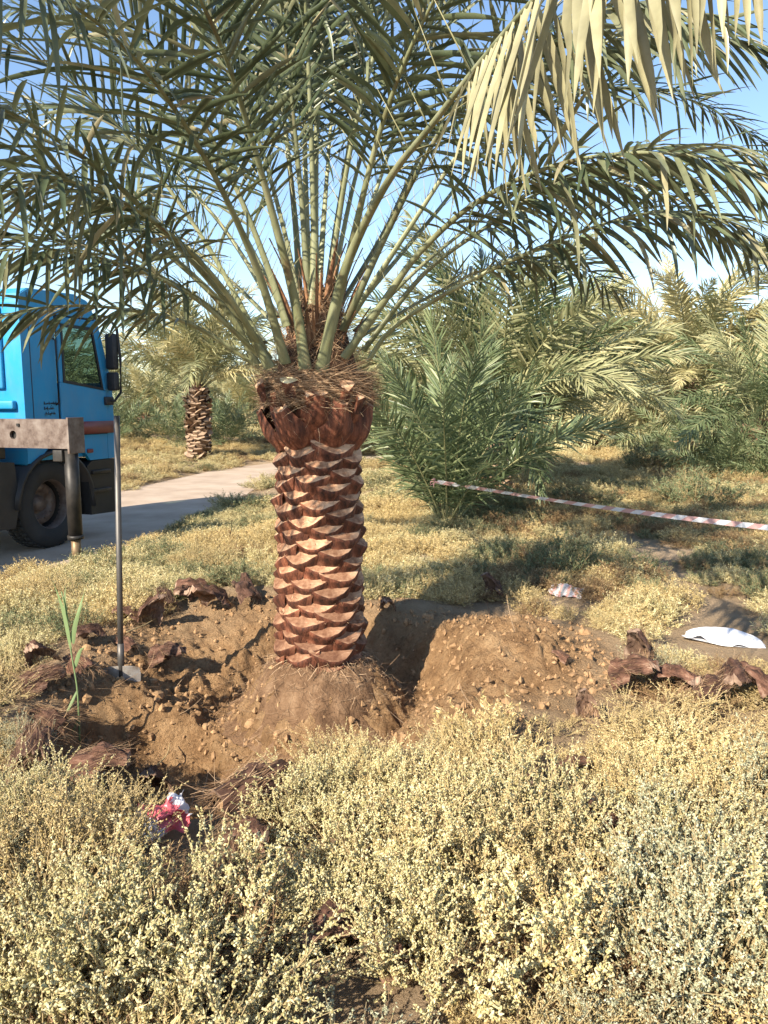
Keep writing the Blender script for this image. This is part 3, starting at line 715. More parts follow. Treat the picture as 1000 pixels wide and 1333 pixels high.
x, y = pa(880, 0, 19.5); make_palm('palm_shoot', 'darker palm offshoot under the broad pale palm', x, y, 0, .3, 18, ['shoot'], 1.7, 15, 80, 9)
x, y = pa(945, 0, 15.8); make_palm('palm_shoot', 'green palm offshoot right in front of the stout reddish trunk', x, y, 0, .3, 18, ['shoot'], 1.5, 15, 85, 71)
x, y = pa(1012, 0, 15.2); make_palm('palm_shoot', 'palm offshoot at the right edge beside the stout reddish trunk', x, y, 0, .3, 18, ['shoot'], 1.6, 15, 85, 72)
x, y = pa(828, 0, 27); make_palm('palm_shoot', 'small yellow green palm offshoot at the end of the grassy gap', x, y, 0, .3, 14, ['shoot'], 1.3, 25, 85, 10)
x, y = pa(232, 0, 25); make_palm('palm_shoot', 'small green palm offshoot left of the rough brown trunk', x, y, 0, .3, 16, ['shoot'], 1.7, 15, 85, 11)
x, y = pa(298, 0, 26); make_palm('palm_shoot', 'green palm offshoot right of the rough brown trunk', x, y, 0, .3, 18, ['shoot'], 1.9, 12, 85, 12)
x, y = pa(158, 0, 24.5); make_palm('palm_shoot', 'green palm offshoot just right of the truck front', x, y, 0, .3, 16, ['shoot'], 1.8, 15, 85, 13)
x, y = pa(195, 0, 31); make_palm('date_palm', 'bushy palm behind the truck mirror', x, y, .5, .3, 44, ['far', 'pale'], 3.0, -10, 76, 14)
x, y = pa(330, 0, 33); make_palm('date_palm', 'palm in the back row just left of the trimmed trunk', x, y, .5, .3, 44, ['far', 'pale'], 3.2, -10, 78, 15)
x, y = pa(515, 0, 27); make_palm('date_palm', 'yellowish low palm just right of the trimmed trunk', x, y, .5, .3, 40, ['pale', 'far'], 3.0, -15, 80, 16)
x, y = pa(60, 0, 30); make_palm('date_palm', 'palm behind the truck cab at the left edge', x, y, 1.2, .3, 40, ['far', 'pale'], 3.6, -25, 78, 18)
for k, (px, D, L, lab) in enumerate(((440, 40, 4.4, 'distant palm hidden mostly behind the trimmed trunk'), (585, 38, 4.2, 'distant palm seen over the top of the young palm'), (655, 34, 4.2, 'distant palm at the right shoulder of the big grey green palm'), (835, 38, 4.6, 'distant palm between the sun bleached palm and the broad pale one'),
  (945, 33, 4.4, 'distant palm over the stout reddish trunk'), (1040, 30, 4.4, 'distant palm at the right edge of the view'), (120, 40, 4.6, 'distant palm beyond the truck mirror'), (225, 42, 4.6, 'distant palm left of the rough trunked palm across the road'), (290, 38, 4.6, 'distant palm right of the rough trunked palm across the road'), (375, 36, 4.6, 'distant palm close to the left side of the trimmed trunk'), (725, 40, 4.6, 'distant palm at the left end of the grassy gap'), (500, 44, 4.6, 'distant palm just right of the trimmed trunk, lowest in view'), (880, 42, 4.8, 'distant palm showing left of the dark green palm'))):
    x, y = pa(px, 0, D)
    make_palm('date_palm', lab, x, y, .9 if px < 420 else 1.6, .3, 44, ['far', 'pale', 'pale'], L * (.72 if px < 420 else .9), -30, 78, 30 + k, group='distant palms of the back row')  # pale fronds mixed in put sunlit distance haze into the leaf colour

# ------------------------------------------------------------------ shrubs
def leaf_mat_simple(name, a, b, c): return leaf_mat(name, [(0, a), (.55, b), (1, c)], .75, .12, .2, .16)
M['salt_pale'] = leaf_mat_simple('pale saltbush', (.37, .315, .125), (.62, .54, .275), (.80, .72, .44))
M['salt_straw'] = leaf_mat_simple('straw saltbush', (.38, .275, .105), (.62, .475, .215), (.80, .66, .37))
M['salt_grey'] = leaf_mat_simple('grey green saltbush', (.24, .24, .135), (.44, .43, .27), (.64, .62, .43))
M['salt_brown'] = leaf_mat_simple('brown dry saltbush', (.20, .125, .055), (.37, .25, .12), (.52, .38, .20))
M['salt_green'] = leaf_mat_simple('green saltbush', (.09, .12, .055), (.17, .20, .10), (.30, .32, .18))
OCT = np.array([(1, 0, 0), (-1, 0, 0), (0, 1, 0), (0, -1, 0), (0, 0, 1.25), (0, 0, -.9)], float)
OCTF = np.array([(0, 2, 4), (2, 1, 4), (1, 3, 4), (3, 0, 4), (2, 0, 5), (1, 2, 5), (3, 1, 5), (0, 3, 5)])
def scatter_mesh(mb, pos, dirs, ln, wd, rg, tv, tf, mat):
    n = len(pos); z = unit(dirs); a = unit(np.cross(z, rg.normal(0, 1, (n, 3)))); b = np.cross(z, a)
    V = pos[:, None] + tv[None, :, 0, None] * a[:, None] * wd[:, None, None] + tv[None, :, 1, None] * b[:, None] * wd[:, None, None] + tv[None, :, 2, None] * z[:, None] * ln[:, None, None]
    Fc = (tf[None] + (np.arange(n) * len(tv))[:, None, None]).reshape(-1, tf.shape[1])
    mb.add(V.reshape(-1, 3), Fc, mat)
BLADE = np.array([(-.5, 0, 0), (.5, 0, 0), (0, 0, 1.0)]); BLADEF = np.array([(0, 1, 2)])
def shrub(seed, rad, hgt, nstem, ntwig, nleaf, leaf, kind='bead', upright=.5, spike=0):
    """stems from one root, twigs along their outer half, fleshy beads or fine flakes on the twigs -> (stems mesh data, foliage mesh data)"""
    rg = np.random.default_rng(seed); st = MB(); fo = MB(); pos = []; dr = []
    for i in range(nstem):
        a = rg.uniform(0, 2 * math.pi); q = math.sqrt(rg.uniform(0, 1)); tip = np.array((rad * q * math.cos(a), rad * q * math.sin(a), hgt * (1 - .55 * q * q) * rg.uniform(.65, 1.12)))
        s = np.linspace(0, 1, 6)[:, None]; base = np.array((tip[0] * .12, tip[1] * .12, -.02))
        mid = tip * np.array((.75, .75, .35))
        P = (1 - s) ** 2 * base + 2 * s * (1 - s) * mid + s * s * tip + rg.normal(0, .008, (6, 3)) * s
        st.tube(P, np.linspace(.0048, .0016, 6), 3, 0, False)
        for k in range(ntwig):
            t = rg.uniform(.35, 1.0); j = min(4, int(t * 5)); p = P[j] + (P[j + 1] - P[j]) * (t * 5 - j)
            d = unit(unit(P[j + 1] - P[j]) * .6 + rg.normal(0, .55, 3) + np.array((0, 0, upright))); L = rg.uniform(.04, .11) * (rad / .28) ** .5 * (1.25 if spike else 1)
            e = p + d * L + rg.normal(0, .008, 3); m = (p + e) / 2 + rg.normal(0, .005, 3)
            st.tube([p, m, e], [.0017, .0013, .0007], 3, 0, False)
            uu = rg.uniform(.1, 1.05, nleaf)[:, None]
            pp = np.where(uu < .5, p + (m - p) * uu * 2, m + (e - m) * (uu - .5) * 2)
            pos.append(pp + rg.normal(0, .0026 if spike else .0035, (nleaf, 3))); dr.append(d[None] * .6 + rg.normal(0, .7, (nleaf, 3)))
    pos = np.concatenate(pos); dr = np.concatenate(dr); n = len(pos)
    if kind == 'bead': scatter_mesh(fo, pos, dr, leaf * rg.uniform(.6, 1.3, n), leaf * .6 * rg.uniform(.6, 1.2, n), rg, OCT, OCTF, 0)
    else: scatter_mesh(fo, pos, dr, leaf * 3.2 * rg.uniform(.5, 1.3, n), leaf * .9 * rg.uniform(.6, 1.2, n), rg, BLADE, BLADEF, 0)
    return st, fo
SHRUB = {}
def add_shrub(key, mat, twig, *a, **k):
    st, fo = shrub(*a, **k)
    both = MB()
    for v, (f, m) in zip(st.v, st.f): pass
    SHRUB[key] = (st.mesh(key + '_stems', M[twig]), fo.mesh(key + '_foliage', M[mat], False), st, fo, mat, twig)
for k in range(3): add_shrub('pale%d' % k, 'salt_pale', 'twig', 400 + k, .34, .31, 50, 10, 22, .0050, upright=.45, spike=1)
for k in range(3): add_shrub('straw%d' % k, 'salt_straw', 'twig', 410 + k, .34, .31, 54, 11, 16, .0041, upright=.35, spike=1)
for k in range(2): add_shrub('grey%d' % k, 'salt_grey', 'twig', 420 + k, .34, .29, 48, 9, 18, .0050, upright=.4, spike=1)
for k in range(2): add_shrub('brown%d' % k, 'salt_brown', 'twig_brown', 430 + k, .33, .24, 60, 10, 8, .0042, kind='blade', upright=.15)
for k in range(2): add_shrub('fine_straw%d' % k, 'salt_straw', 'twig', 440 + k, .30, .28, 40, 8, 9, .008, kind='blade')
for k in range(2): add_shrub('fine_pale%d' % k, 'salt_pale', 'twig', 450 + k, .30, .28, 40, 8, 9, .008, kind='blade')
add_shrub('sprig0', 'salt_pale', 'twig', 470, .24, .38, 16, 13, 14, .0068, upright=.45)
add_shrub('sprig1', 'salt_straw', 'twig', 471, .26, .36, 18, 12, 10, .0050, upright=.35)
add_shrub('fine_green0', 'salt_green', 'twig', 460, .32, .30, 40, 9, 11, .008, kind='blade')
add_shrub('fine_brown0', 'salt_brown', 'twig_brown', 461, .32, .26, 40, 8, 9, .008, kind='blade')
LIB = bpy.data.collections.new('ground cover pieces')          # not linked: only the scatter reads it
LIBKEYS = ['pale0', 'pale1', 'pale2', 'straw0', 'straw1', 'straw2', 'grey0', 'grey1', 'brown0', 'brown1', 'fine_straw0', 'fine_straw1', 'fine_pale0', 'fine_pale1', 'fine_green0', 'fine_brown0', 'sprig0', 'sprig1']
for n, key in enumerate(LIBKEYS):
    st, fo, s_, f_, mat, twig = SHRUB[key]
    j = MB()
    for (src, mi) in ((s_, 0), (f_, 1)):
        V = np.concatenate(src.v); o = j.n; j.v.append(V); j.n += len(V)
        for f, _ in src.f: j.f.append((f + o, mi))
    ob = bpy.data.objects.new('piece_%02d' % n, j.mesh('piece', [M[twig], M[mat]], False)); LIB.objects.link(ob)
def place_shrub(px, py, key, s, label, name='saltbush', rz=None, flat=1.0, cat='shrub'):
    x, y, z = ground_at(px, py); root = empty(name, (x, y, z - .01), rng.uniform(0, 6.28) if rz is None else rz); tag(root, label, cat)
    st, fo = SHRUB[key][:2]
    link('stems', st, root, scl=(s, s, s * flat)); link('foliage', fo, root, scl=(s, s, s * flat))
    return root
KEEP = []
def shrubs_named():
    S = [
     (235, 1300, 'pale0', 1.25, 'pale green beady saltbush at the bottom left, largest of the near ones'),
     (110, 1300, 'pale1', 1.1, 'pale beady saltbush in the bottom left corner'),
     (60, 1180, 'straw0', 1.15, 'straw yellow saltbush at the left edge below the pit'),
     (40, 1095, 'pale2', .9, 'greenish saltbush at the left edge level with the red plastic scrap'),
     (140, 1110, 'straw1', .75, 'yellowish saltbush just left of the red and white plastic scrap'),
     (330, 1225, 'sprig0', .8, 'pale beady saltbush with long sprigs right of the bottom left one'),
     (395, 1075, 'pale2', .8, 'pale saltbush at the front edge of the pit, in line with the trunk'),
     (470, 1045, 'pale0', .75, 'cream coloured saltbush in front of the root ball'),
     (560, 1085, 'straw2', .85, 'dense yellow saltbush in front of the dirt mound'),
     (640, 1160, 'straw1', 1.0, 'dense straw saltbush right of the fallen brown leaf base in the foreground'),
     (560, 1270, 'pale2', .95, 'cream beady saltbush at the bottom centre'),
     (740, 1260, 'sprig1', 1.0, 'tall twiggy straw saltbush at the bottom right of centre'),
     (880, 1150, 'grey1', 1.0, 'grey green saltbush at the right, half in shade'),
     (950, 1260, 'grey0', 1.1, 'grey green saltbush in the bottom right corner'),
     (850, 1065, 'straw2', .85, 'yellow saltbush below the row of dark leaf bases on the right'),
     (965, 1060, 'straw0', .8, 'yellow saltbush at the right edge below the leaf bases'),
     (850, 885, 'grey0', .62, 'silvery pale saltbush between the leaf bases and the white sack'),
     (15, 985, 'grey1', .55, 'silvery saltbush at the left edge beside the pit'),
     (60, 790, 'straw1', .9, 'yellow saltbush beside the tall green reed'),
     (265, 745, 'straw0', .95, 'dense yellow saltbush behind the cut leaf bases left of the trunk'),
     (905, 662, 'fine_green0', 2.1, 'low blue green shrub just above the barrier tape on the right'),
     (840, 612, 'fine_green0', 2.2, 'rounded green shrub on the sandy rise in the gap between the palms'),
     (735, 745, 'fine_green0', 1.2, 'grey green shrub behind the striped rag'),
     (640, 655, 'fine_brown0', 1.6, 'brown dry shrub under the tape beside the young palm'),
    ]
    for px, py, key, s, label in S:
        o = place_shrub(px, py, key, s, label); KEEP.append((o.location.x, o.location.y, .27 * s))
shrubs_named()

# ground cover: shrubs too many to count, one object
CLEAR = []         # openings in the brush where something lies
for px, py, er in ((812, 905, .19), (868, 915, .19), (955, 915, .19), (905, 930, .19), (992, 925, .19), (690, 1010, .26), (740, 1015, .2), (765, 940, .15), (800, 1118, .14), (205, 1075, .30), (218, 1105, .30), (300, 1090, .28), (310, 1125, .16), (465, 1240, .17), (515, 1285, .1), (642, 785, .3), (738, 776, .25), (60, 880, .25), (95, 960, .25), (40, 1000, .2), (110, 1020, .3), (125, 880, .25), (240, 785, .3), (282, 800, .3)):
    gx_, gy_, gz_ = ground_at(px, py); CLEAR.append((gx_ * .95, gy_ * .95 - .06, er))
def cover_points():
    pts = []
    rg = np.random.default_rng(77)
    def zone(n, y0, y1, s0, s1, pick, margin):
        y = np.sqrt(rg.uniform(y0 * y0, y1 * y1, n)); x = rg.uniform(-1, 1, n) * (.62 * y + margin)
        d, side = road_field(x, y); keep = d > rg.uniform(-.15, .25, n) * (1 + .3 * (y > 12))
        keep &= dug(x, y) < .10
        r = np.hypot(x - TX, y - TY); keep &= r > .9
        keep &= ~((x > -1.32) & (x < -.42) & (y > 2.75) & (y < 3.95) & (rg.uniform(0, 1, n) < .93))
        sx_, sy_, _z = ground_at(942, 838); keep &= np.hypot((x - sx_) / 1.25, y - sy_ + .12) > .42
        # bare sandy strip on the right, and thin patches
        bare = np.exp(-(((x - 2.6 - .10 * (y - 6.3)) / .36) ** 2)) * (y > 5.2) * (y < 9.5)
        bare = np.maximum(bare, .45 * gauss(x, y, .75, 5.7, .6, .3)); bare = np.maximum(bare, .75 * (vnoise(x, y, .55, 41) > .27) * (y > 9))
        bare = np.maximum(bare, (np.abs(x) < .55) * (y < 1.25))
        keep &= rg.uniform(0, 1, n) > bare * 1.2
        keep &= ~((np.abs(x + 3.26) < .14) & (np.abs(y - 7.98) < .14))
        for ex, ey, er in CLEAR: keep &= np.hypot(x - ex, (y - ey) / 1.5) > er
        hue = vnoise(x, y, .8, 51) + .4 * vnoise(x, y, 2.3, 52)
        s = rg.uniform(s0, s1, n)
        for k in np.nonzero(keep)[0]:
            pts.append((x[k], y[k], s[k], pick(rg, hue[k], x[k], y[k])))
    def near_pick(rg, h, x, y):
        c = rg.uniform()
        if x < -.25 and y < 2.7 and c < .45: b = [0, 1, 2, 16, 6][int(c / .45 * 4.99)]
        elif rg.uniform() < .14: b = 16 if h > 0 else 17
        elif h > .14: b = [0, 1, 2, 4, 6][int(c * 5)]
        elif h > -.10: b = [3, 4, 5, 0, 10, 8, 9][int(c * 7)]
        else: b = [3, 4, 8, 9, 7, 11, 15][int(c * 7)]
        return b
    def mid_pick(rg, h, x, y):
        c = rg.uniform(); right = x > .8 and 6.2 < y < 13
        if right and c < .35: return 14 if c < .17 else 15
        if h > .12: return [12, 13, 12, 14][int(c * 4)]
        if h > -.2: return [10, 11, 12, 13, 10][int(c * 5)]
        return [10, 11, 15, 10][int(c * 4)]
    zone(215, 1.0, 4.3, .45, 1.15, near_pick, .5)
    zone(700, 3.2, 6.8, .4, .85, lambda r, h, x, y: near_pick(r, h, x, y) if y < 4.6 else mid_pick(r, h, x, y), .8)
    zone(2300, 5.6, 12, .45, .95, mid_pick, 1.2)
    zone(4200, 11, 30, .7, 1.6, mid_pick, 2.5)
    zone(2600, 28, 70, 1.4, 3.2, mid_pick, 3)
    return np.array(pts)
CP = cover_points()
cz = H(CP[:, 0], CP[:, 1])
pm = bpy.data.meshes.new('ground_cover'); pm.vertices.add(len(CP))
pm.vertices.foreach_set('co', np.stack([CP[:, 0], CP[:, 1], cz - .015], 1).astype(np.float32).ravel())
def attr(me, name, typ, data, key='value'):
    a = me.attributes.new(name, typ, 'POINT'); a.data.foreach_set(key, data)
attr(pm, 'scl', 'FLOAT_VECTOR', np.stack([CP[:, 2], CP[:, 2], CP[:, 2] * rng.uniform(.62, 1.08, len(CP)) * np.interp(CP[:, 1], [4, 7, 14], [1, .85, .62]) * np.where((CP[:, 0] < -.4) & (CP[:, 1] < 4.2) & (CP[:, 1] > 2.4), .62, 1.0) * np.where((CP[:, 0] > .5) & (CP[:, 1] > 2.9) & (CP[:, 1] < 4.5), .62, 1.0) * np.where((np.abs(CP[:, 0]) < .55) & (CP[:, 1] > 3) & (CP[:, 1] < 4.2), .8, 1.0)], 1).astype(np.float32).ravel(), 'vector')
attr(pm, 'rot', 'FLOAT_VECTOR', np.stack([rng.normal(0, .12, len(CP)), rng.normal(0, .12, len(CP)), rng.uniform(0, 6.28, len(CP))], 1).astype(np.float32).ravel(), 'vector')
attr(pm, 'idx', 'INT', CP[:, 3].astype(np.int32))
cover = stuff(link('ground_cover', pm))
tag(cover, 'dry straw coloured ground cover spread over the sandy ground', 'ground cover')
def scatter_group(name, lib):
    ng = bpy.data.node_groups.new(name, 'GeometryNodeTree')
    ng.interface.new_socket('Geometry', in_out='INPUT', socket_type='NodeSocketGeometry'); ng.interface.new_socket('Geometry', in_out='OUTPUT', socket_type='NodeSocketGeometry')
    gi = ng.nodes.new('NodeGroupInput'); go = ng.nodes.new('NodeGroupOutput')
    ci = ng.nodes.new('GeometryNodeCollectionInfo'); ci.inputs['Collection'].default_value = lib
    ci.inputs['Separate Children'].default_value = True; ci.inputs['Reset Children'].default_value = True
    ip = ng.nodes.new('GeometryNodeInstanceOnPoints'); ip.inputs['Pick Instance'].default_value = True
    def named(nm, dt):
        a = ng.nodes.new('GeometryNodeInputNamedAttribute'); a.data_type = dt; a.inputs['Name'].default_value = nm; return a.outputs['Attribute']
    e2r = ng.nodes.new('FunctionNodeEulerToRotation')
    L = ng.links.new
    L(gi.outputs[0], ip.inputs['Points']); L(ci.outputs[0], ip.inputs['Instance']); L(named('idx', 'INT'), ip.inputs['Instance Index'])
    L(named('rot', 'FLOAT_VECTOR'), e2r.inputs[0]); L(e2r.outputs[0], ip.inputs['Rotation']); L(named('scl', 'FLOAT_VECTOR'), ip.inputs['Scale'])
    L(ip.outputs[0], go.inputs[0])
    return ng
md = cover.modifiers.new('scatter', 'NODES'); md.node_group = scatter_group('scatter ground cover', LIB)

# ------------------------------------------------------------------ soil clods and litter in the pit
cl = MB(); rgc = np.random.default_rng(9)
for k in range(8000):
    x = rgc.uniform(-2.1, 1.7); y = rgc.uniform(3.4, 6.2); dd = float(dug(np.array([x]), np.array([y]))[0])
    if dd < .3 or math.hypot(x - TX, y - TY) < .3: continue
    s = .0035 + .02 * rgc.uniform() ** 7
    V = OCT * s * rgc.uniform(.6, 1.2, (6, 3)); cl.add(V + (x, y, hz(x, y) + s * .3), OCTF)
ICO = [(0, 0, -1), (.72, -.53, -.45), (-.28, -.85, -.45), (-.89, 0, -.45), (-.28, .85, -.45), (.72, .53, -.45), (.28, -.85, .45), (-.72, -.53, .45), (-.72, .53, .45), (.28, .85, .45), (.89, 0, .45), (0, 0, 1)]
ICOF = np.array([(0, 1, 2), (1, 0, 5), (0, 2, 3), (0, 3, 4), (0, 4, 5), (1, 5, 10), (2, 1, 6), (3, 2, 7), (4, 3, 8), (5, 4, 9), (1, 10, 6), (2, 6, 7), (3, 7, 8), (4, 8, 9), (5, 9, 10), (6, 10, 11), (7, 6, 11), (8, 7, 11), (9, 8, 11), (10, 9, 11)])[:, ::-1].copy()
for k in range(1500):
    x = rgc.uniform(-2.1, 1.7); y = rgc.uniform(3.3, 6.2); dd = float(dug(np.array([x]), np.array([y]))[0])
    if dd < .35 or math.hypot(x - TX, y - TY) < .45 or vnoise(np.array([x]), np.array([y]), 2.2, 71)[0] < -.05: continue
    sc_ = .009 + .026 * rgc.uniform() ** 3
    V = np.array(ICO) * sc_ * rgc.uniform(.55, 1.25, (12, 3)) * rgc.uniform(.6, 1.3, 3); cl.add(V + (x, y, hz(x, y) + sc_ * .25), ICOF)
M['clod'] = noise_mat('clod', [(.3, (.20, .115, .055)), (.7, (.45, .28, .145))], 14, .95, .5, 60, .01)
o = stuff(link('soil_clods', cl.mesh('soil_clods', M['clod'], False))); tag(o, 'loose clods of brown soil scattered in and around the pit', 'soil')
def litter_fn(rg):
    while True:
        x = rg.uniform(-2.0, 1.3); y = rg.uniform(3.3, 5.9)
        if float(dug(np.array([x]), np.array([y]))[0]) > .25 and (x < -.5 or rg.uniform() < .3): break
    return np.array((x, y, hz(x, y) + .008)), np.array((rg.normal(), rg.normal(), rg.uniform(0, .35))), np.array((0, 0, 1.0))
o = stuff(link('fibre_litter', MB().add(*fibre_strips(650, litter_fn, .0018, .16, np.random.default_rng(12), 4)).mesh('fibre_litter', M['fibre']))); tag(o, 'dry palm fibres and twigs littering the dug soil', 'litter')

# ------------------------------------------------------------------ cut leaf bases lying round the pit
M['debris'] = noise_mat('cut leaf base', [(.30, (.018, .009, .006)), (.45, (.075, .034, .021)), (.57, (.155, .076, .048)), (.74, (.33, .21, .145))], 24, .85, 1.0, 70, .012, (1, .22, 1), random_amount=.4)
M['debris_in'] = noise_mat('leaf base inner side', [(.3, (.07, .035, .022)), (.5, (.20, .12, .08)), (.72, (.40, .28, .20))], 20, .85, .7, 60, .008, (1, .3, 1), random_amount=.3)
def scoop(seed):
    """a cut leaf base: wide clasping foot, thick crescent section narrowing to a stub, with fibre at the foot -> shell + cut ends"""
    rg = np.random.default_rng(seed); mb = MB(); nu = 17; nv = 13; u = np.linspace(-1, 1, nu); out = []; inn = []; du = rg.uniform(0, 9)
    for s in np.linspace(0, 1, nv):
        w = np.interp(s, [0, .35, 1], [.105, .098, .045]) * rg.uniform(.93, 1.07); c = np.interp(s, [0, .5, 1], [.12, .085, .035]); t = np.interp(s, [0, .4, 1], [.018, .035, .045])
        y = s * .24; zc = .04 * math.sin(s * 2.4)
        o_ = np.stack([u * w, np.full(nu, y) + rg.normal(0, .004, nu) - (.03 * rg.uniform(.2, 1.4, nu) if s == 0 else 0), zc + c * (1 - u * u) + rg.normal(0, .005, nu)], 1)
        o_[:, 2] += .045 * vnoise(u * 2 + du, np.full(nu, s * 3), 1.1, seed) + .022 * vnoise(u * 5 + du, np.full(nu, s * 5), 1.3, seed + 1); o_[:, 0] += .03 * vnoise(u * 2, np.full(nu, s * 4 + du), 1.2, seed + 2)
        i_ = o_.copy(); i_[:, 2] -= t * (1.05 - u * u); out.append(o_); inn.append(i_)
    ix = (np.arange(nv - 1)[:, None] * nu + np.arange(nu - 1)[None]); q = np.stack([ix, ix + 1, ix + nu + 1, ix + nu], -1).reshape(-1, 4)
    mb.add(np.concatenate(out), q, 0); mb.add(np.concatenate(inn), q[:, ::-1].copy(), 1)
    for a, b in ((out[-1], inn[-1]), (inn[0], out[0])):
        j = np.arange(nu - 1)[:, None]; mb.add(np.concatenate([a, b]), np.concatenate([j, j + 1, j + 1 + nu, j + nu], 1), 1)
    def fn(r2):
        x = r2.uniform(-.12, .12); return np.array((x, r2.uniform(-.02, .08), .085 * (1 - (x / .125) ** 2))), np.array((r2.normal(0, .5), -1, r2.normal(0, .4))), np.array((0, 0, 1.0))
    mb.add(*fibre_strips(130, fn, .0013, .11, rg, 4), 2)
    def fn2(r2):
        x = r2.uniform(-.09, .09); yv = r2.uniform(0, .22); return np.array((x, yv, np.interp(yv, [0, .12, .24], [.12, .115, .06]) * (1 - (x / .11) ** 2) + .012)), np.array((r2.normal(0, .35), r2.choice((-1, 1)), r2.normal(0, .15))), np.array((0, 0, 1.0))
    mb.add(*fibre_strips(150, fn2, .0012, .09, rg, 4), 2)
    return mb.mesh('cut_leaf_base', [M['debris'], M['debris_in'], M['fibre']])
scoops = [scoop(600 + k) for k in range(5)]
DB = [  # px, py, scale, euler, label
 (282, 800, 1.15, (.5, .2, 2.6), 'large brown cut leaf base on the pit rim left of the trunk'),
 (322, 795, .95, (.5, .5, 1.0), 'dark leaf base with black fibre against the left of the trunk'),
 (318, 775, .6, (1.0, .4, .9), 'upright dark leaf base tip behind the others left of the trunk'),
 (262, 775, .9, (.2, .3, 1.9), 'reddish leaf base behind the large brown one on the rim'),
 (240, 782, .75, (.3, -.3, 2.9), 'pale leaf base lying in the yellow brush behind the rim'),
 (218, 800, .8, (.6, .2, .8), 'tan leaf base on the rim midway between shovel and trunk'),
 (196, 820, .9, (1.0, -.2, 4.0), 'curled dark leaf base right behind the shovel handle'),
 (176, 815, .7, (.4, .5, 2.0), 'reddish brown leaf base just right of the shovel handle'),
 (208, 868, .85, (.35, .1, 4.4), 'round dark leaf base lying right of the shovel blade'),
 (170, 852, .6, (.3, .2, 1.2), 'small leaf base with pale cut end above the shovel blade'),
 (125, 838, .8, (.2, .3, 2.8), 'matted leaf base left of the shovel handle'),
 (112, 888, .8, (.4, -.2, .9), 'rust red leaf base left of the shovel blade'),
 (60, 880, .9, (.8, .4, 3.6), 'dark curled leaf base at the left behind the green reed'),
 (40, 905, .8, (.3, .2, 5.2), 'leaf base at the left edge below the green reed top'),
 (80, 960, 1.0, (.2, -.4, 1.6), 'fibrous leaf base in the shade at the foot of the reed'),
 (40, 1010, .95, (.3, .3, .4), 'brown leaf base at the left edge above the yellow brush'),
 (110, 1020, .9, (.2, .1, 4.8), 'shaded leaf base in the left end of the pit'),
 (205, 1062, .95, (1.0, .1, 3.3), 'rust coloured leaf base right above the red plastic scrap'),
 (300, 1075, 1.15, (.3, .2, 5.4), 'big shaggy leaf base right of the red plastic scrap'),
 (310, 1118, .8, (.5, -.5, 3.6), 'brown leaf base half under the pale saltbush below the shaggy one'),
 (300, 1150, .5, (1.2, .2, .6), 'small pale grey leaf base chip below the shaggy one'),
 (462, 1235, .85, (.3, .2, 2.4), 'dark fibrous leaf base alone in the foreground brush'),
 (515, 1285, .5, (.5, .2, .9), 'small reddish leaf base near the bottom edge'),
 (812, 905, 1.0, (.5, .3, 3.9), 'dark red leaf base with a black hollow on the right rim'),
 (828, 892, .9, (1.2, 0, 2.2), 'torn red leaf base topmost on the right rim'),
 (868, 913, 1.0, (.3, -.2, 3.4), 'brown leaf base in the middle of the right hand row'),
 (905, 930, .8, (.4, .4, 5.0), 'tan curved leaf base in the brush right of the row middle'),
 (955, 913, 1.1, (.25, .1, 2.7), 'broad reddish leaf base near the right edge'),
 (992, 925, .8, (.6, .3, 1.2), 'dark leaf base cut off by the right edge'),
 (765, 945, .6, (1.5, .2, 2.9), 'upright pale leaf base splinter beside the dirt mound'),
 (690, 1015, .62, (.25, .2, 3.2), 'dark leaf base below the dirt mound'),
 (735, 1020, .55, (.5, -.3, 4.6), 'curled leaf base right of the one below the mound'),
 (800, 1118, .8, (.3, .2, .5), 'brown leaf base showing in a gap of the right brush'),
 (505, 800, .55, (.6, .1, 3.0), 'small reddish leaf base on the rim right of the trunk'),
 (642, 785, .8, (1.1, .3, 2.1), 'black leaf base behind the dirt mound'),
 (735, 872, .4, (.4, .1, 1.0), 'small dark chip with a pale edge on the dirt mound'),
]
for k, (px, py, s, e, lab) in enumerate(DB):
    x, y, z = ground_at(px, py)
    o = link('cut_leaf_base', scoops[k % 5], None, (x, y, z + .012 * s + .06 * s * abs(math.sin(e[0])) + (.05 if px > 780 and 880 < py < 935 else 0)), e, s * rng.uniform(.92, 1.05)); tag(o, lab, 'leaf base', 'cut leaf bases round the pit')

# ------------------------------------------------------------------ dry sticks
for (pa_, pb_, lab) in (((165, 830), (205, 818), 'thin dry stick lying across the rim right of the shovel handle'), ((200, 1012), (222, 985), 'short dry stick poking out of the left part of the pit'), ((448, 1165), (470, 1205), 'pale dry stick standing over the fibrous leaf base in the foreground'), ((742, 1070), (800, 1030), 'forked pale twig rising from the right foreground brush')):
    A0 = np.array(ground_at(*pa_)); B0 = np.array(ground_at(*pb_)); B0[2] += .07; A0[2] += .03
    m0 = (A0 + B0) / 2 + rng.normal(0, .012, 3); o = link('dry_stick', MB().tube(spline([A0 - A0, m0 - A0, B0 - A0], 10)[0], np.linspace(.005, .0025, 10), 6).mesh('dry_stick', M['twig']), None, A0); tag(o, lab, 'stick')
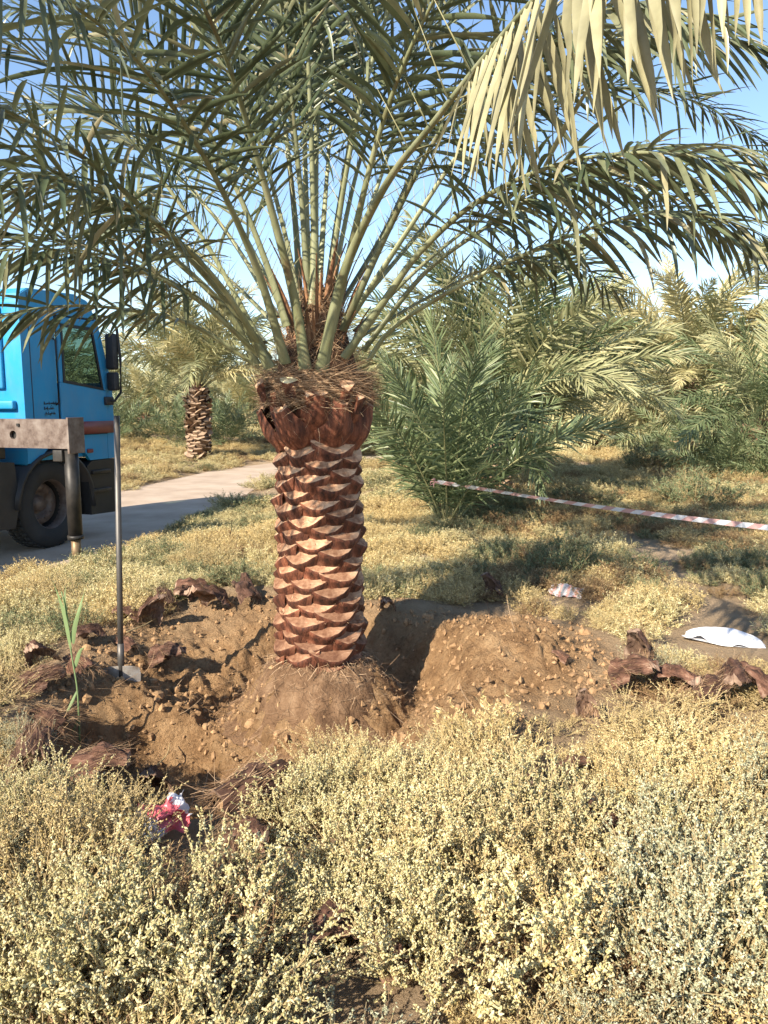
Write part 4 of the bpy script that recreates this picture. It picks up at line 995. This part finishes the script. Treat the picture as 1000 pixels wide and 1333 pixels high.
# ------------------------------------------------------------------ shovel
M['steel'] = noise_mat('worn steel', [(.3, (.07, .062, .056)), (.7, (.19, .175, .16))], 8, .5, .2, 60, .002, (1, 1, .3), metallic=.6)
M['blade'] = noise_mat('scoured blade', [(.35, (.24, .17, .11)), (.5, (.38, .34, .30)), (.7, (.55, .52, .48))], 14, .5, .2, 60, .003, None, metallic=.35)
bx, by, bz_ = ground_at(158, 884)
sh = empty('shovel', (bx, by, bz_)); tag(sh, 'steel handled shovel standing upright in the soil left of the trunk', 'shovel')
top = at(152, 541, by + .03) - np.array((bx, by, bz_))
ax = unit(top); hp = [ax * .10, ax * .6, top]
link('handle', MB().tube(hp, [.0175, .0175, .0175], 14).mesh('handle', M['steel']), sh)
link('socket', MB().tube([ax * -.02, ax * .12, ax * .22], [.014, .022, .0195], 12).mesh('socket', M['steel']), sh)
nu = 11; u = np.linspace(-1, 1, nu); rows_ = []
for s in np.linspace(0, 1, 8):
    wv = .115 * np.interp(s, [0, .1, .6, .85, 1], [.92, 1, .95, .65, .05])
    rows_.append(np.stack([u * wv, -.035 * (1 - u * u) * (1 - .5 * s) + .02, .075 - .025 * np.abs(u) ** 3 * (1 - s) - s * .28 + 0 * u], 1))
bl = MB(); ix = np.arange(7)[:, None] * nu + np.arange(nu - 1)[None]; qd = np.stack([ix, ix + 1, ix + nu + 1, ix + nu], -1).reshape(-1, 4)
V = np.concatenate(rows_); bl.add(V, qd); bl.add(V + (0, .004, 0), qd[:, ::-1].copy())
link('blade', bl.mesh('blade', M['blade']), sh, (0, .0, .005), (0, 0, .12))

# ------------------------------------------------------------------ reed
M['reed'] = leaf_mat('reed leaf', [(0, (.13, .20, .075)), (1, (.27, .35, .16))], .5, .25, .4, .05)
rx, ry, rz0 = ground_at(102, 968)
reed = empty('reed', (rx, ry, rz0)); tag(reed, 'tall bright green reed growing beside the pit at the left', 'reed')
RO = np.array((rx, ry, rz0))
stem_pts, _ = spline([at(104, 968, ry) - RO, at(101, 900, ry) - RO, at(93, 850, ry + .02) - RO, at(87, 800, ry + .03) - RO, at(80, 770, ry + .04) - RO], 16)
link('stem', MB().tube(stem_pts, np.linspace(.006, .003, 16), 6).mesh('stem', M['reed']), reed)
for (p0, p1, p2, wd, dy) in (((92, 845), (82, 795), (68, 755), .013, -.03), ((90, 840), (104, 790), (112, 765), .011, .05), ((97, 870), (104, 848), (112, 842), .012, -.05), ((95, 838), (98, 812), (108, 785), .014, -.06), ((88, 815), (84, 780), (86, 760), .010, .04), ((100, 900), (88, 925), (78, 938), .008, -.05), ((102, 935), (96, 950), (92, 958), .006, .02)):
    pts, _ = spline([at(*p0, ry + .02) - RO, at(*p1, ry + .02 + dy * .5) - RO, at(*p2, ry + .02 + dy) - RO], 9); mb = MB(); V = []
    Tt = unit(np.gradient(pts, axis=0)); e = unit(np.cross(Tt, (0.3, 1, .2)))
    for k in range(9):
        h = wd * math.sin(math.pi * min(1, .18 + k / 9.2)) ; V += [pts[k] - e[k] * h + (0, .003, 0), pts[k] + (0, .0, 0), pts[k] + e[k] * h + (0, .003, 0)]
    link('leaf', mb.add(V, leaflet_faces(8)).mesh('leaf', M['reed']), reed)

# ------------------------------------------------------------------ barrier tape
M['tape_white'] = leaf_mat('white tape', [(0, (.78, .76, .80)), (1, (.84, .82, .84))], .35, .3, .5, 0)
M['tape_red'] = leaf_mat('red tape', [(0, (.66, .38, .36)), (1, (.74, .45, .42))], .35, .3, .5, 0)
A_ = at(568, 627, 9.25); B_ = at(1010, 688, 7.6); C_ = B_ + (B_ - A_) * .9 + np.array((0, 0, .12))
tp, tl = spline([A_, (A_ + B_) / 2 + (0, 0, -.03), B_, C_], 150)
tape = empty('barrier_tape', A_); tag(tape, 'red and white striped barrier tape stretched from the young palm to the right', 'barrier tape')
HW = .029; tt = unit(np.gradient(tp, axis=0)); sd = np.linspace(0, tl, 150)
roll = .35 * np.sin(sd * 1.3) + .5; up_ = np.stack([0 * sd, -np.sin(roll), np.cos(roll)], 1); up_ = unit(up_ - (np.sum(up_ * tt, 1))[:, None] * tt)
def tape_pt(s, v):
    return np.array([np.interp(s, sd, tp[:, k]) for k in range(3)]) + np.array([np.interp(s, sd, up_[:, k]) for k in range(3)]) * v * HW
st_w = .105; mw, mr2 = MB(), MB(); k = 0; s0 = 0
while s0 < tl - .2:
    tgt = mw if k % 2 == 0 else mr2; V = []
    for q in range(4):
        a = s0 + st_w * q / 3
        for v in (-1, 0, 1): V.append(tape_pt(min(tl, max(0, a + v * .035)), v) - A_)
    f = []
    for q in range(3):
        for v in range(2): f.append((3 * q + v, 3 * q + v + 1, 3 * q + v + 4, 3 * q + v + 3))
    tgt.add(V, f); s0 += st_w; k += 1
link('white_stripes', mw.mesh('white_stripes', M['tape_white']), tape); link('red_stripes', mr2.mesh('red_stripes', M['tape_red']), tape)
kn = MB(); rgk = np.random.default_rng(3)
for k in range(7):
    d = unit(rgk.normal(0, 1, 3)); pts = [np.zeros(3), d * .03 + rgk.normal(0, .01, 3), d * .06 + (0, 0, -.02)]
    kn.tube(pts, [.012, .02, .008], 6, 0, True, None, .35)
link('knot', kn.mesh('knot', M['tape_red']), tape, (-.02, 0, 0))

# ------------------------------------------------------------------ plastic scraps, sack, rag
def crumple(nx, ny, sx, sy, seed, amp, arch=0.0):
    rg = np.random.default_rng(seed); a = np.linspace(-1, 1, nx); b = np.linspace(-1, 1, ny); A, Bb = np.meshgrid(a, b)
    z = amp * (vnoise(A * 2 + seed, Bb * 2, 1.3, seed) + .5 * np.abs(vnoise(A * 4, Bb * 4 + seed, 1.1, seed + 1))) + arch * (1 - A * A) * (1 - Bb * Bb)
    X_ = A * sx + amp * .8 * vnoise(A * 2, Bb * 2 + 9, 1.5, seed + 2); Y_ = Bb * sy + amp * .8 * vnoise(A * 2 + 4, Bb * 2, 1.5, seed + 3)
    i = np.arange(ny - 1)[:, None] * nx + np.arange(nx - 1)[None]
    return np.stack([X_, Y_, z], -1).reshape(-1, 3), np.stack([i, i + 1, i + nx + 1, i + nx], -1).reshape(-1, 4)
M['plastic_red'] = leaf_mat('red plastic', [(0, (.66, .10, .14)), (1, (.74, .16, .19))], .3, .2, .5, 0)
M['plastic_white'] = leaf_mat('white plastic', [(0, (.70, .70, .75)), (1, (.80, .79, .82))], .35, .2, .5, 0)
x, y, z = ground_at(216, 1092)
V, f = crumple(20, 14, .068, .05, 4, .05, .035)
mb = MB(); cx = V[f].mean(1)[:, 0] + .5 * V[f].mean(1)[:, 1]
red = ((cx > -.03) & (cx < .045)); mb.add(V, f[~red], 1); mb.add(V, f[red], 0)
o = link('plastic_scrap', mb.mesh('plastic_scrap', [M['plastic_red'], M['plastic_white']]), None, (x, y, z + .085), (.75, -.25, .5), 1.3); tag(o, 'crumpled red and white plastic scrap among fibres at the pit front', 'scrap')
x, y, z = ground_at(180, 1110)
V, f = crumple(12, 10, .035, .025, 6, .03, .02)
o = link('foil_scrap', MB().add(V, f).mesh('foil_scrap', M['plastic_white']), None, (x, y, z + .05), (.5, 0, .2)); tag(o, 'small grey white scrap left of the red plastic', 'scrap')
x, y, z = ground_at(942, 838)
V, f = crumple(36, 18, .25, .09, 8, .05, .0)
A, Bb = V[:, 0] / .25, V[:, 1] / .09
thick = np.clip(1 - A * A, 0, 1) ** .6 * np.clip(1 - Bb * Bb, 0, 1) ** .6
Vt = V.copy(); Vt[:, 2] = thick * .085 + V[:, 2] * .3 * thick; Vt[:, 1] *= (1 - .55 * A * A); Vb = Vt.copy(); Vb[:, 2] = -thick * .01
M['sack'] = noise_mat('white sack', [(.3, (.66, .65, .68)), (.7, (.82, .81, .82))], 6, .6, .3, 60, .004)
sk = MB().add(Vt, f); sk.add(Vb, f[:, ::-1].copy())
o = link('plastic_sack', sk.mesh('plastic_sack', M['sack']), None, (x, y, z + .015), (.12, 0.05, -.35)); tag(o, 'flat white plastic sack lying on bare sand at the right', 'sack')
M['rag_a'] = plain('rag pale', (.48, .44, .44), .9); M['rag_b'] = plain('rag red', (.45, .24, .21), .9); M['rag_c'] = plain('rag grey', (.30, .31, .31), .9)
x, y, z = ground_at(738, 776)
V, f = crumple(26, 14, .13, .09, 12, .05, .06); mb = MB(); c = V[f].mean(1)[:, 0]
for k in range(3):
    sel = (np.floor((c + 1) / .022).astype(int) % 3) == k; mb.add(V, f[sel], k)
o = link('striped_rag', mb.mesh('striped_rag', [M['rag_a'], M['rag_b'], M['rag_c']]), None, (x, y, z + .03), (.35, .1, -.5)); tag(o, 'faded striped rag lying in the brush behind the dirt mound', 'rag')
M['dark_plastic'] = plain('dark plastic', (.06, .08, .11), .4)
x, y, z = ground_at(317, 760)
V, f = crumple(10, 8, .055, .03, 15, .02, .02)
o = link('plastic_scrap', MB().add(V, f).mesh('dark_scrap', M['dark_plastic']), None, (x, y, z + .1), (.3, 0, .1)); tag(o, 'dark blue plastic scrap in the brush left of the trunk', 'scrap')

# ------------------------------------------------------------------ truck
M['blue'] = noise_mat('blue paint', [(.3, (.004, .245, .50)), (.7, (.010, .29, .57))], 2, .28, .05, 30, .001, None, spec=.5)
def dusty(m):
    nt = m.node_tree; b = nt.nodes['Principled BSDF']; src = b.inputs['Base Color'].links[0].from_socket
    n = noise_node(nt, 3.2, 9, .68, 'Object', (1, 1, .45)); r = ramp(nt, [(.42, (.02, .02, .02)), (.75, (.24, .24, .24))]); nt.links.new(n.outputs['Fac'], r.inputs[0])
    mx = nt.nodes.new('ShaderNodeMixRGB'); mx.inputs[2].default_value = (.30, .24, .17, 1); nt.links.new(r.outputs[0], mx.inputs[0]); nt.links.new(src, mx.inputs[1]); nt.links.new(mx.outputs[0], b.inputs['Base Color'])
    mr = nt.nodes.new('ShaderNodeMapRange'); mr.inputs['To Min'].default_value = .25; mr.inputs['To Max'].default_value = .75; nt.links.new(n.outputs['Fac'], mr.inputs['Value']); nt.links.new(mr.outputs[0], b.inputs['Roughness'])
dusty(M['blue'])
M['maroon'] = plain('maroon stripe', (.20, .045, .04), .5)
M['black'] = plain('black plastic', (.022, .022, .024), .55, bump=.2)
M['rubber'] = plain('tyre rubber', (.03, .029, .028), .85, bump=.3)
M['rim'] = noise_mat('dusty rim', [(.3, (.10, .06, .045)), (.7, (.20, .17, .15))], 9, .6, .2, 40, .003, None, metallic=.3)
M['rust_steel'] = noise_mat('worn grey paint', [(.30, (.06, .035, .024)), (.46, (.14, .10, .08)), (.70, (.235, .19, .16))], 9, .6, .3, 40, .003)
M['dark_steel'] = noise_mat('greasy steel', [(.3, (.02, .019, .018)), (.7, (.075, .066, .058))], 6, .5, .2, 40, .003, None, metallic=.4)
M['rod'] = noise_mat('rusty rod', [(.3, (.16, .10, .05)), (.7, (.30, .21, .12))], 8, .5, .2, 40, .002, None, metallic=.4)
M['chassis'] = plain('chassis', (.03, .032, .038), .7)
def glass():
    m, nt, b, out = new_mat('cab glass'); b.inputs['Base Color'].default_value = (.03, .045, .045, 1); b.inputs['Roughness'].default_value = .03
    t = nt.nodes.new('ShaderNodeBsdfTransparent'); t.inputs[0].default_value = (.75, .85, .82, 1)
    mx = nt.nodes.new('ShaderNodeMixShader'); mx.inputs[0].default_value = .22
    nt.links.new(t.outputs[0], mx.inputs[1]); nt.links.new(b.outputs[0], mx.inputs[2]); nt.links.new(mx.outputs[0], out.inputs['Surface'])
    return m
M['glass'] = glass()
wx, wy = -3.94, 9.2; road_z = hz(wx, wy) + .012
truck = empty('crane_truck', (wx, wy, road_z), R(72)); tag(truck, 'blue crane truck with outrigger down on the dirt road', 'truck')
ZB = road_z     # local z = world z - ZB;  local X forward, Y to the truck's left, right flank at Y = 0
W_ = 2.35
def prof(d): return [(-.43, 1.0), (-.43, 2.86), (-.30, 3.02), (.55, 3.05), (.80, 2.98), (1.06, 2.05), (1.13, 1.35), (1.13, 1.0), (.62, 1.0), (.5, 1.16), (.2, 1.22), (-.15, 1.2), (-.3, 1.05)]
def cab_shell():
    """cab as panels so that the side windows are real openings"""
    mb = MB(); y0, y1 = 0.0, W_
    roof = [(-.43, 2.86), (-.40, 2.96), (-.28, 3.03), (.5, 3.06), (.72, 3.01), (.80, 2.93)]
    th = .05
    # back wall, roof, front wall
    mb.box((-.405, W_ / 2, 1.95), (.05, W_ - .06, 1.84), 0, .02)
    for a, b in zip(roof[:-1], roof[1:]):
        mb.prism([a, b, (b[0] - .02, b[1] - th), (a[0] + .02, a[1] - th)], .012, W_ - .012, 0)
    mb.prism([(1.12, 1.02), (1.13, 1.35), (1.07, 2.0), (1.02, 2.0), (1.07, 1.35), (1.06, 1.02)], .02, W_ - .02, 0)
    mb.prism([(.80, 2.93), (.83, 2.82), (.78, 2.80), (.75, 2.90)], .02, W_ - .02, 0)
    for ys in (0.0, W_):
        s = 1 if ys == 0 else -1; a, b = ys, ys + s * .05
        lo, hi = min(a, b), max(a, b)
        mb.prism([(-.43, 1.05), (-.43, 2.86), (-.40, 2.95), (-.28, 3.02), (.11, 3.045), (.11, 1.22), (-.1, 1.21), (-.3, 1.05)], lo, hi, 0)          # behind the door
        mb.prism([(.115, 2.78), (.115, 3.04), (.5, 3.05), (.72, 3.0), (.80, 2.92), (.83, 2.80)], lo, hi, 0)                                          # over the door
        mb.prism([(.83, 2.79), (.89, 2.79), (1.13, 1.98), (1.135, 1.35), (1.12, 1.02), (.99, 1.02), (.985, 1.92)], lo, hi, 0)                              # front pillar
        mb.prism([(.115, 1.22), (.115, 1.345), (.98, 1.345), (.98, 1.02), (.63, 1.02), (.5, 1.17), (.3, 1.22)], lo, hi, 0)                             # sill below the door
    mb.box((.35, W_ / 2, 1.12), (1.4, W_ - .12, .10), 0)
    return mb
cabo = link('cab', cab_shell().mesh('cab', M['blue'], False), truck)
bevel = cabo.modifiers.new('bevel', 'BEVEL'); bevel.width = .012; bevel.segments = 2; bevel.limit_method = 'ANGLE'
# recessed ledge panel on the cab's back wall, and a seam rail
link('back_panel', MB().box((-.45, W_ / 2, 2.36), (.05, W_ - .5, .92), 0, .025).mesh('back_panel', M['blue']), truck)
link('back_ledge', MB().box((-.46, W_ / 2 - .0, 1.72), (.07, W_ - .22, .10), 0, .02).mesh('back_ledge', M['blue']), truck)
for ys, nm in ((-.012, 0), (W_ + .012, 1)):
    s = -1 if ys < 0 else 1
    d = MB(); lo, hi = sorted((ys - s * .035, ys + s * .012))
    outer = [(.135, 1.36), (.97, 1.36), (.975, 1.86)]
    d.prism([(.135, 1.36), (.97, 1.36), (.975, 1.90), (.19, 1.99), (.135, 1.99)], lo, hi, 0)
    d.prism([(.135, 1.99), (.19, 1.99), (.19, 2.66), (.135, 2.76)], lo, hi, 0)
    d.prism([(.135, 2.76), (.19, 2.68), (.765, 2.68), (.82, 2.77)], lo, hi, 0)
    d.prism([(.765, 2.68), (.82, 2.77), (.975, 1.90), (.925, 1.91)], lo, hi, 0)
    door = link('door', d.mesh('door', M['blue'], False), truck)
    bv = door.modifiers.new('bevel', 'BEVEL'); bv.width = .01; bv.segments = 2
    fr = MB(); yy = ys + s * .004; e = .03
    q = [(.19, 1.985), (.19, 2.68), (.765, 2.68), (.925, 1.905)]; c = np.mean(q, 0)
    qi = [tuple(np.array(p) + unit(c - np.array(p)) * .045) for p in q]
    for k in range(4):
        fr.prism([q[k], q[(k + 1) % 4], qi[(k + 1) % 4], qi[k]], yy - .012, yy + .012, 0)
    link('window_seal', fr.mesh('window_seal', M['black'], False), door)
    link('window_pane', MB().prism(qi, yy - .003, yy + .003).mesh('window_pane', M['glass'], False), door)
    link('handle', MB().box((.27, ys + s * .03, 1.55), (.16, .03, .035), 0, .01).mesh('handle', M['black']), door)
    link('stripe', MB().box((.42, ys + s * .022, 1.435), (1.38, .012, .155), 0).mesh('stripe', M['maroon']), door)
# dark panel inside the cab so it is not empty: seat backs and dash
link('seat', MB().box((.05, .6, 1.75), (.16, .5, .8), 0, .05).box((.3, .6, 1.4), (.5, .5, .14), 0, .04).mesh('seat', M['black']), truck)
link('seat', MB().box((.05, 1.75, 1.75), (.16, .5, .8), 0, .05).box((.3, 1.75, 1.4), (.5, .5, .14), 0, .04).mesh('seat', M['black']), truck)
link('dashboard', MB().box((.9, W_ / 2, 1.72), (.26, W_ - .2, .35), 0, .05).mesh('dashboard', M['black']), truck)
link('windscreen', MB().prism([(1.045, 2.0), (.815, 2.81), (.805, 2.81), (1.035, 2.0)], .09, W_ - .09).mesh('windscreen', M['glass'], False), truck)
for ys in (-.0015, W_ + .0015):
    sg = MB()
    for (x0, z0, x1, z1) in ((.123, 1.35, .123, 2.77), (.123, 2.775, .825, 2.785), (.982, 1.35, .985, 1.9), (-.30, 1.25, -.30, 2.98), (.123, 1.352, .982, 1.352)):
        sg.tube([(x0, ys, z0), (x1, ys, z1)], .006, 4)
    link('door_seam', sg.mesh('door_seam', M['black'], False), truck)
link('sun_visor', MB().prism([(.78, 2.93), (.98, 2.84), (.985, 2.80), (.80, 2.86)], .06, W_ - .06).mesh('sun_visor', M['black'], False), truck)
link('grab_rail', MB().tube([(.07, -.005, 2.5), (.07, -.045, 2.47), (.07, -.045, 1.75), (.07, -.005, 1.72)], .012, 6).mesh('grab_rail', M['black']), truck)
for zz in (.62, .86): link('step', MB().box((.80, -.015, zz), (.34, .05, .05), 0, .01).mesh('step', M['dark_steel']), truck)
link('marker_lamp', MB().box((.62, -.01, 1.14), (.10, .03, .05), 0, .01).mesh('marker_lamp', M['maroon']), truck)
# small black lettering on the side panel: three lines of marks
mk = MB(); rgm = np.random.default_rng(2)
for ln_, zt in enumerate((1.735, 1.675, 1.615)):
    x0 = -.13; end = x0 + (.20, .17, .18)[ln_]
    while x0 < end:
        w2 = rgm.uniform(.012, .032); mk.box((x0 + w2 / 2, -.004, zt + rgm.uniform(-.004, .004)), (w2, .004, rgm.uniform(.008, .022)))
        if rgm.uniform() < .6: mk.box((x0 + w2 * .3, -.004, zt + .014), (.007, .004, .02))
        if rgm.uniform() < .4: mk.box((x0 + w2 * .6, -.004, zt - .02), (.007, .004, .007))
        x0 += w2 + rgm.uniform(.004, .012)
link('lettering', mk.mesh('lettering', M['black'], False), truck)
# bumper, steps, wheel arch
link('bumper', MB().prism([(.60, .32), (.56, .95), (.66, 1.01), (1.14, 1.01), (1.19, .9), (1.17, .42), (1.08, .30)], .0, W_).mesh('bumper', M['black'], False), truck)
bpo = truck.children[-1]; bv = bpo.modifiers.new('bevel', 'BEVEL'); bv.width = .025; bv.segments = 2
link('headlight', MB().box((1.17, .25, .72), (.06, .34, .16), 0, .02).mesh('headlight', M['glass']), truck)
link('headlight', MB().box((1.17, W_ - .25, .72), (.06, .34, .16), 0, .02).mesh('headlight', M['glass']), truck)
def arch(y0, y1):
    mb = MB(); n = 15; a = np.linspace(R(-8), R(178), n); V = []
    for t in a:
        for r, y in ((.62, y0), (.62, y1), (.66, y1), (.66, y0)): V.append((math.cos(t) * r, y, .52 + math.sin(t) * r))
    f = []
    for k in range(n - 1):
        b = 4 * k
        for q in range(4): f.append((b + q, b + (q + 1) % 4, b + 4 + (q + 1) % 4, b + 4 + q))
    f += [(0, 3, 2, 1), (4 * n - 4, 4 * n - 3, 4 * n - 2, 4 * n - 1)]
    return mb.add(V, f).mesh('wheel_arch', M['black'])
link('wheel_arch', arch(-.03, .42), truck); link('wheel_arch', arch(W_ - .42, W_ + .03), truck)
tyre_p = [(.30, -.13), (.42, -.155), (.49, -.15), (.52, -.12), (.528, -.06), (.53, 0), (.528, .06), (.52, .12), (.49, .15), (.42, .155), (.30, .13), (.29, 0), (.30, -.13)]
rim_p = [(.0, -.03), (.09, -.03), (.10, -.10), (.14, -.11), (.15, -.05), (.24, -.02), (.27, -.10), (.305, -.135), (.31, -.12), (.29, 0), (.29, .12), (.31, .13)]
tyre_m = MB().lathe(tyre_p, 40); 
for k in range(40):      # tread blocks
    a = k * 2 * math.pi / 40; 
    for yy in (-.09, 0, .09): tyre_m.box((math.cos(a) * .531, math.sin(a) * .531, yy), (.014, .055, .07), 0, 0, Matrix.Rotation(a, 3, 'Z'))
tyre_me = tyre_m.mesh('tyre', M['rubber']); rim_b = MB().lathe(rim_p, 32)
for k in range(10): rim_b.tube([(math.cos(k * .628) * .19, math.sin(k * .628) * .19, -.02), (math.cos(k * .628) * .19, math.sin(k * .628) * .19, -.07)], .014, 6)
rim_me = rim_b.mesh('rim', M['rim'])
def wheel(x, y, flip):
    wr = link('wheel', tyre_me, truck, (x, y, .53), (R(-90) if not flip else R(90), 0, 0))
    link('rim', rim_me, wr); return wr
wheel(0, .22, True); wheel(0, W_ - .22, False); wheel(-3.9, .2, True); wheel(-3.9, W_ - .2, False)
# mirror
mi = link('mirror', MB().box((1.04, -.09, 2.40), (.09, .15, .46), 0, .03).box((1.04, -.09, 2.02), (.09, .145, .24), 0, .03).mesh('mirror', M['black']), truck)
link('mirror_arm', MB().tube([(.90, .01, 2.84), (1.0, -.08, 2.84), (1.07, -.16, 2.70), (1.09, -.18, 2.3), (1.08, -.17, 1.88), (1.04, -.10, 1.77), (1.0, .01, 1.77)], .018, 8).box((1.0, -.03, 1.77), (.16, .07, .11), 0, .02).mesh('mirror_arm', M['black']), mi)
# chassis, tank, mudguard, crane base, flatbed
link('chassis', MB().box((-2.4, W_ / 2 - .42, .78), (6.6, .09, .26)).box((-2.4, W_ / 2 + .42, .78), (6.6, .09, .26)).box((-.1, W_ / 2, .6), (.14, 1.5, .14)).mesh('chassis', M['chassis']), truck)
link('mudguard', MB().prism([(-.98, .34), (-1.02, 1.02), (-.86, 1.10), (-.62, 1.08), (-.58, .62), (-.66, .34)], .02, .55).mesh('mudguard', M['black'], False), truck)
bpo = truck.children[-1]; bv = bpo.modifiers.new('bevel', 'BEVEL'); bv.width = .03; bv.segments = 3
link('crane_base', MB().box((-.92, W_ / 2, 1.30), (.50, W_ - .16, .36), 0, .02).box((-.92, W_ / 2 + .1, 1.78), (.46, .9, .62), 0, .04).tube([(-.92, W_ / 2 + .1, 2.0), (-.92, W_ / 2 + .1, 2.35)], .16, 14).mesh('crane_base', M['dark_steel']), truck)
link('crane_boom', MB().box((-3.0, W_ / 2 + .1, 2.28), (4.4, .26, .30), 0, .02).mesh('crane_boom', M['rust_steel']), truck)
link('flatbed', MB().box((-3.6, W_ / 2, 1.12), (4.6, W_, .14), 0, .01).box((-1.36, W_ / 2, 1.45), (.06, W_, .66), 0, .01).mesh('flatbed', M['blue']), truck)
# outrigger: beam with a hole, jack leg, rod and foot
def beam():
    mb = MB(); x0, x1 = -1.03, -.83; yA, yB = .12, -1.08; z0, z1 = 1.275, 1.575
    hc = (-.38, 1.41); hr = .045; n = 20
    # rear face (toward the camera) with a round hole
    ring = [(hc[0] + hr * math.cos(t), hc[1] + hr * math.sin(t)) for t in np.arange(n) * 2 * math.pi / n]
    box = []
    for t in np.arange(n) * 2 * math.pi / n:
        c, s = math.cos(t), math.sin(t); k = min(.10 / max(abs(c), 1e-6), (z1 - hc[1] if s > 0 else hc[1] - z0) / max(abs(s), 1e-6)); box.append((hc[0] + c * k, hc[1] + s * k))
    for xx, dxx in ((x0, .015), (x1, -.015)):
        V = [(xx, a, b) for a, b in ring] + [(xx, a, b) for a, b in box]
        mb.add(V, [(k, (k + 1) % n, (k + 1) % n + n, k + n) for k in range(n)])
        mb.add([(xx, a, b) for a, b in ring] + [(xx + dxx * 2, a, b) for a, b in ring], [(k, (k + 1) % n, (k + 1) % n + n, k + n) for k in range(n)])
        mb.add([(xx, yA, z0), (xx, hc[0] + .10, z0), (xx, hc[0] + .10, z1), (xx, yA, z1)], [(0, 1, 2, 3)])
        mb.add([(xx, hc[0] - .10, z0), (xx, yB, z0), (xx, yB, z1), (xx, hc[0] - .10, z1)], [(0, 1, 2, 3)])
        cs = [(hc[0] + .1, z1), (hc[0] - .1, z1), (hc[0] - .1, z0), (hc[0] + .1, z0)]
        # corner fillers between the ring quads and the square
        for k in range(n):
            a, b = box[k], box[(k + 1) % n]
            if abs(a[0] - b[0]) > 1e-4 and abs(a[1] - b[1]) > 1e-4:
                cc = min(cs, key=lambda q: (q[0] - a[0]) ** 2 + (q[1] - a[1]) ** 2); mb.add([(xx, *a), (xx, *cc), (xx, *b)], [(0, 1, 2)])
    mb.add([(x, y, z) for y in (yA, yB) for z in (z0, z1) for x in (x0, x1)], [(0, 1, 5, 4), (2, 6, 7, 3), (4, 5, 7, 6)])
    mb.box(((x0 + x1) / 2, -.38, 1.41), (.12, .26, .26), 1)
    # bolts, end plate
    mb.box(((x0 + x1) / 2, yB - .012, 1.41), (.24, .024, .37), 0, .004); mb.box((x0 - .008, -.46, 1.515), (.016, .03, .03), 1)
    return mb
ob = link('outrigger_beam', beam().mesh('outrigger_beam', [M['rust_steel'], M['dark_steel']], False), truck)
fx, fy = -.93, -1.02
lz = hz(wx + math.cos(R(72)) * fx - math.sin(R(72)) * fy, wy + math.sin(R(72)) * fx + math.cos(R(72)) * fy) - ZB
leg = link('jack_leg', MB().tube([(fx, fy, 1.26), (fx, fy, .36)], .072, 18).tube([(fx, fy, .36), (fx, fy, .32)], .082, 18).box((fx - .02, fy + .09, 1.2), (.16, .12, .12), 0, .01).mesh('jack_leg', M['dark_steel']), truck)
link('jack_rod', MB().tube([(fx, fy, .34), (fx, fy, lz + .02)], .05, 14).mesh('jack_rod', M['rod']), leg)
link('jack_foot', MB().lathe([(0, lz + .05), (.06, lz + .05), (.14, lz + .02), (.15, lz - .01)], 18, 0, Matrix.Translation((fx, fy, 0))).mesh('jack_foot', M['dark_steel']), leg)
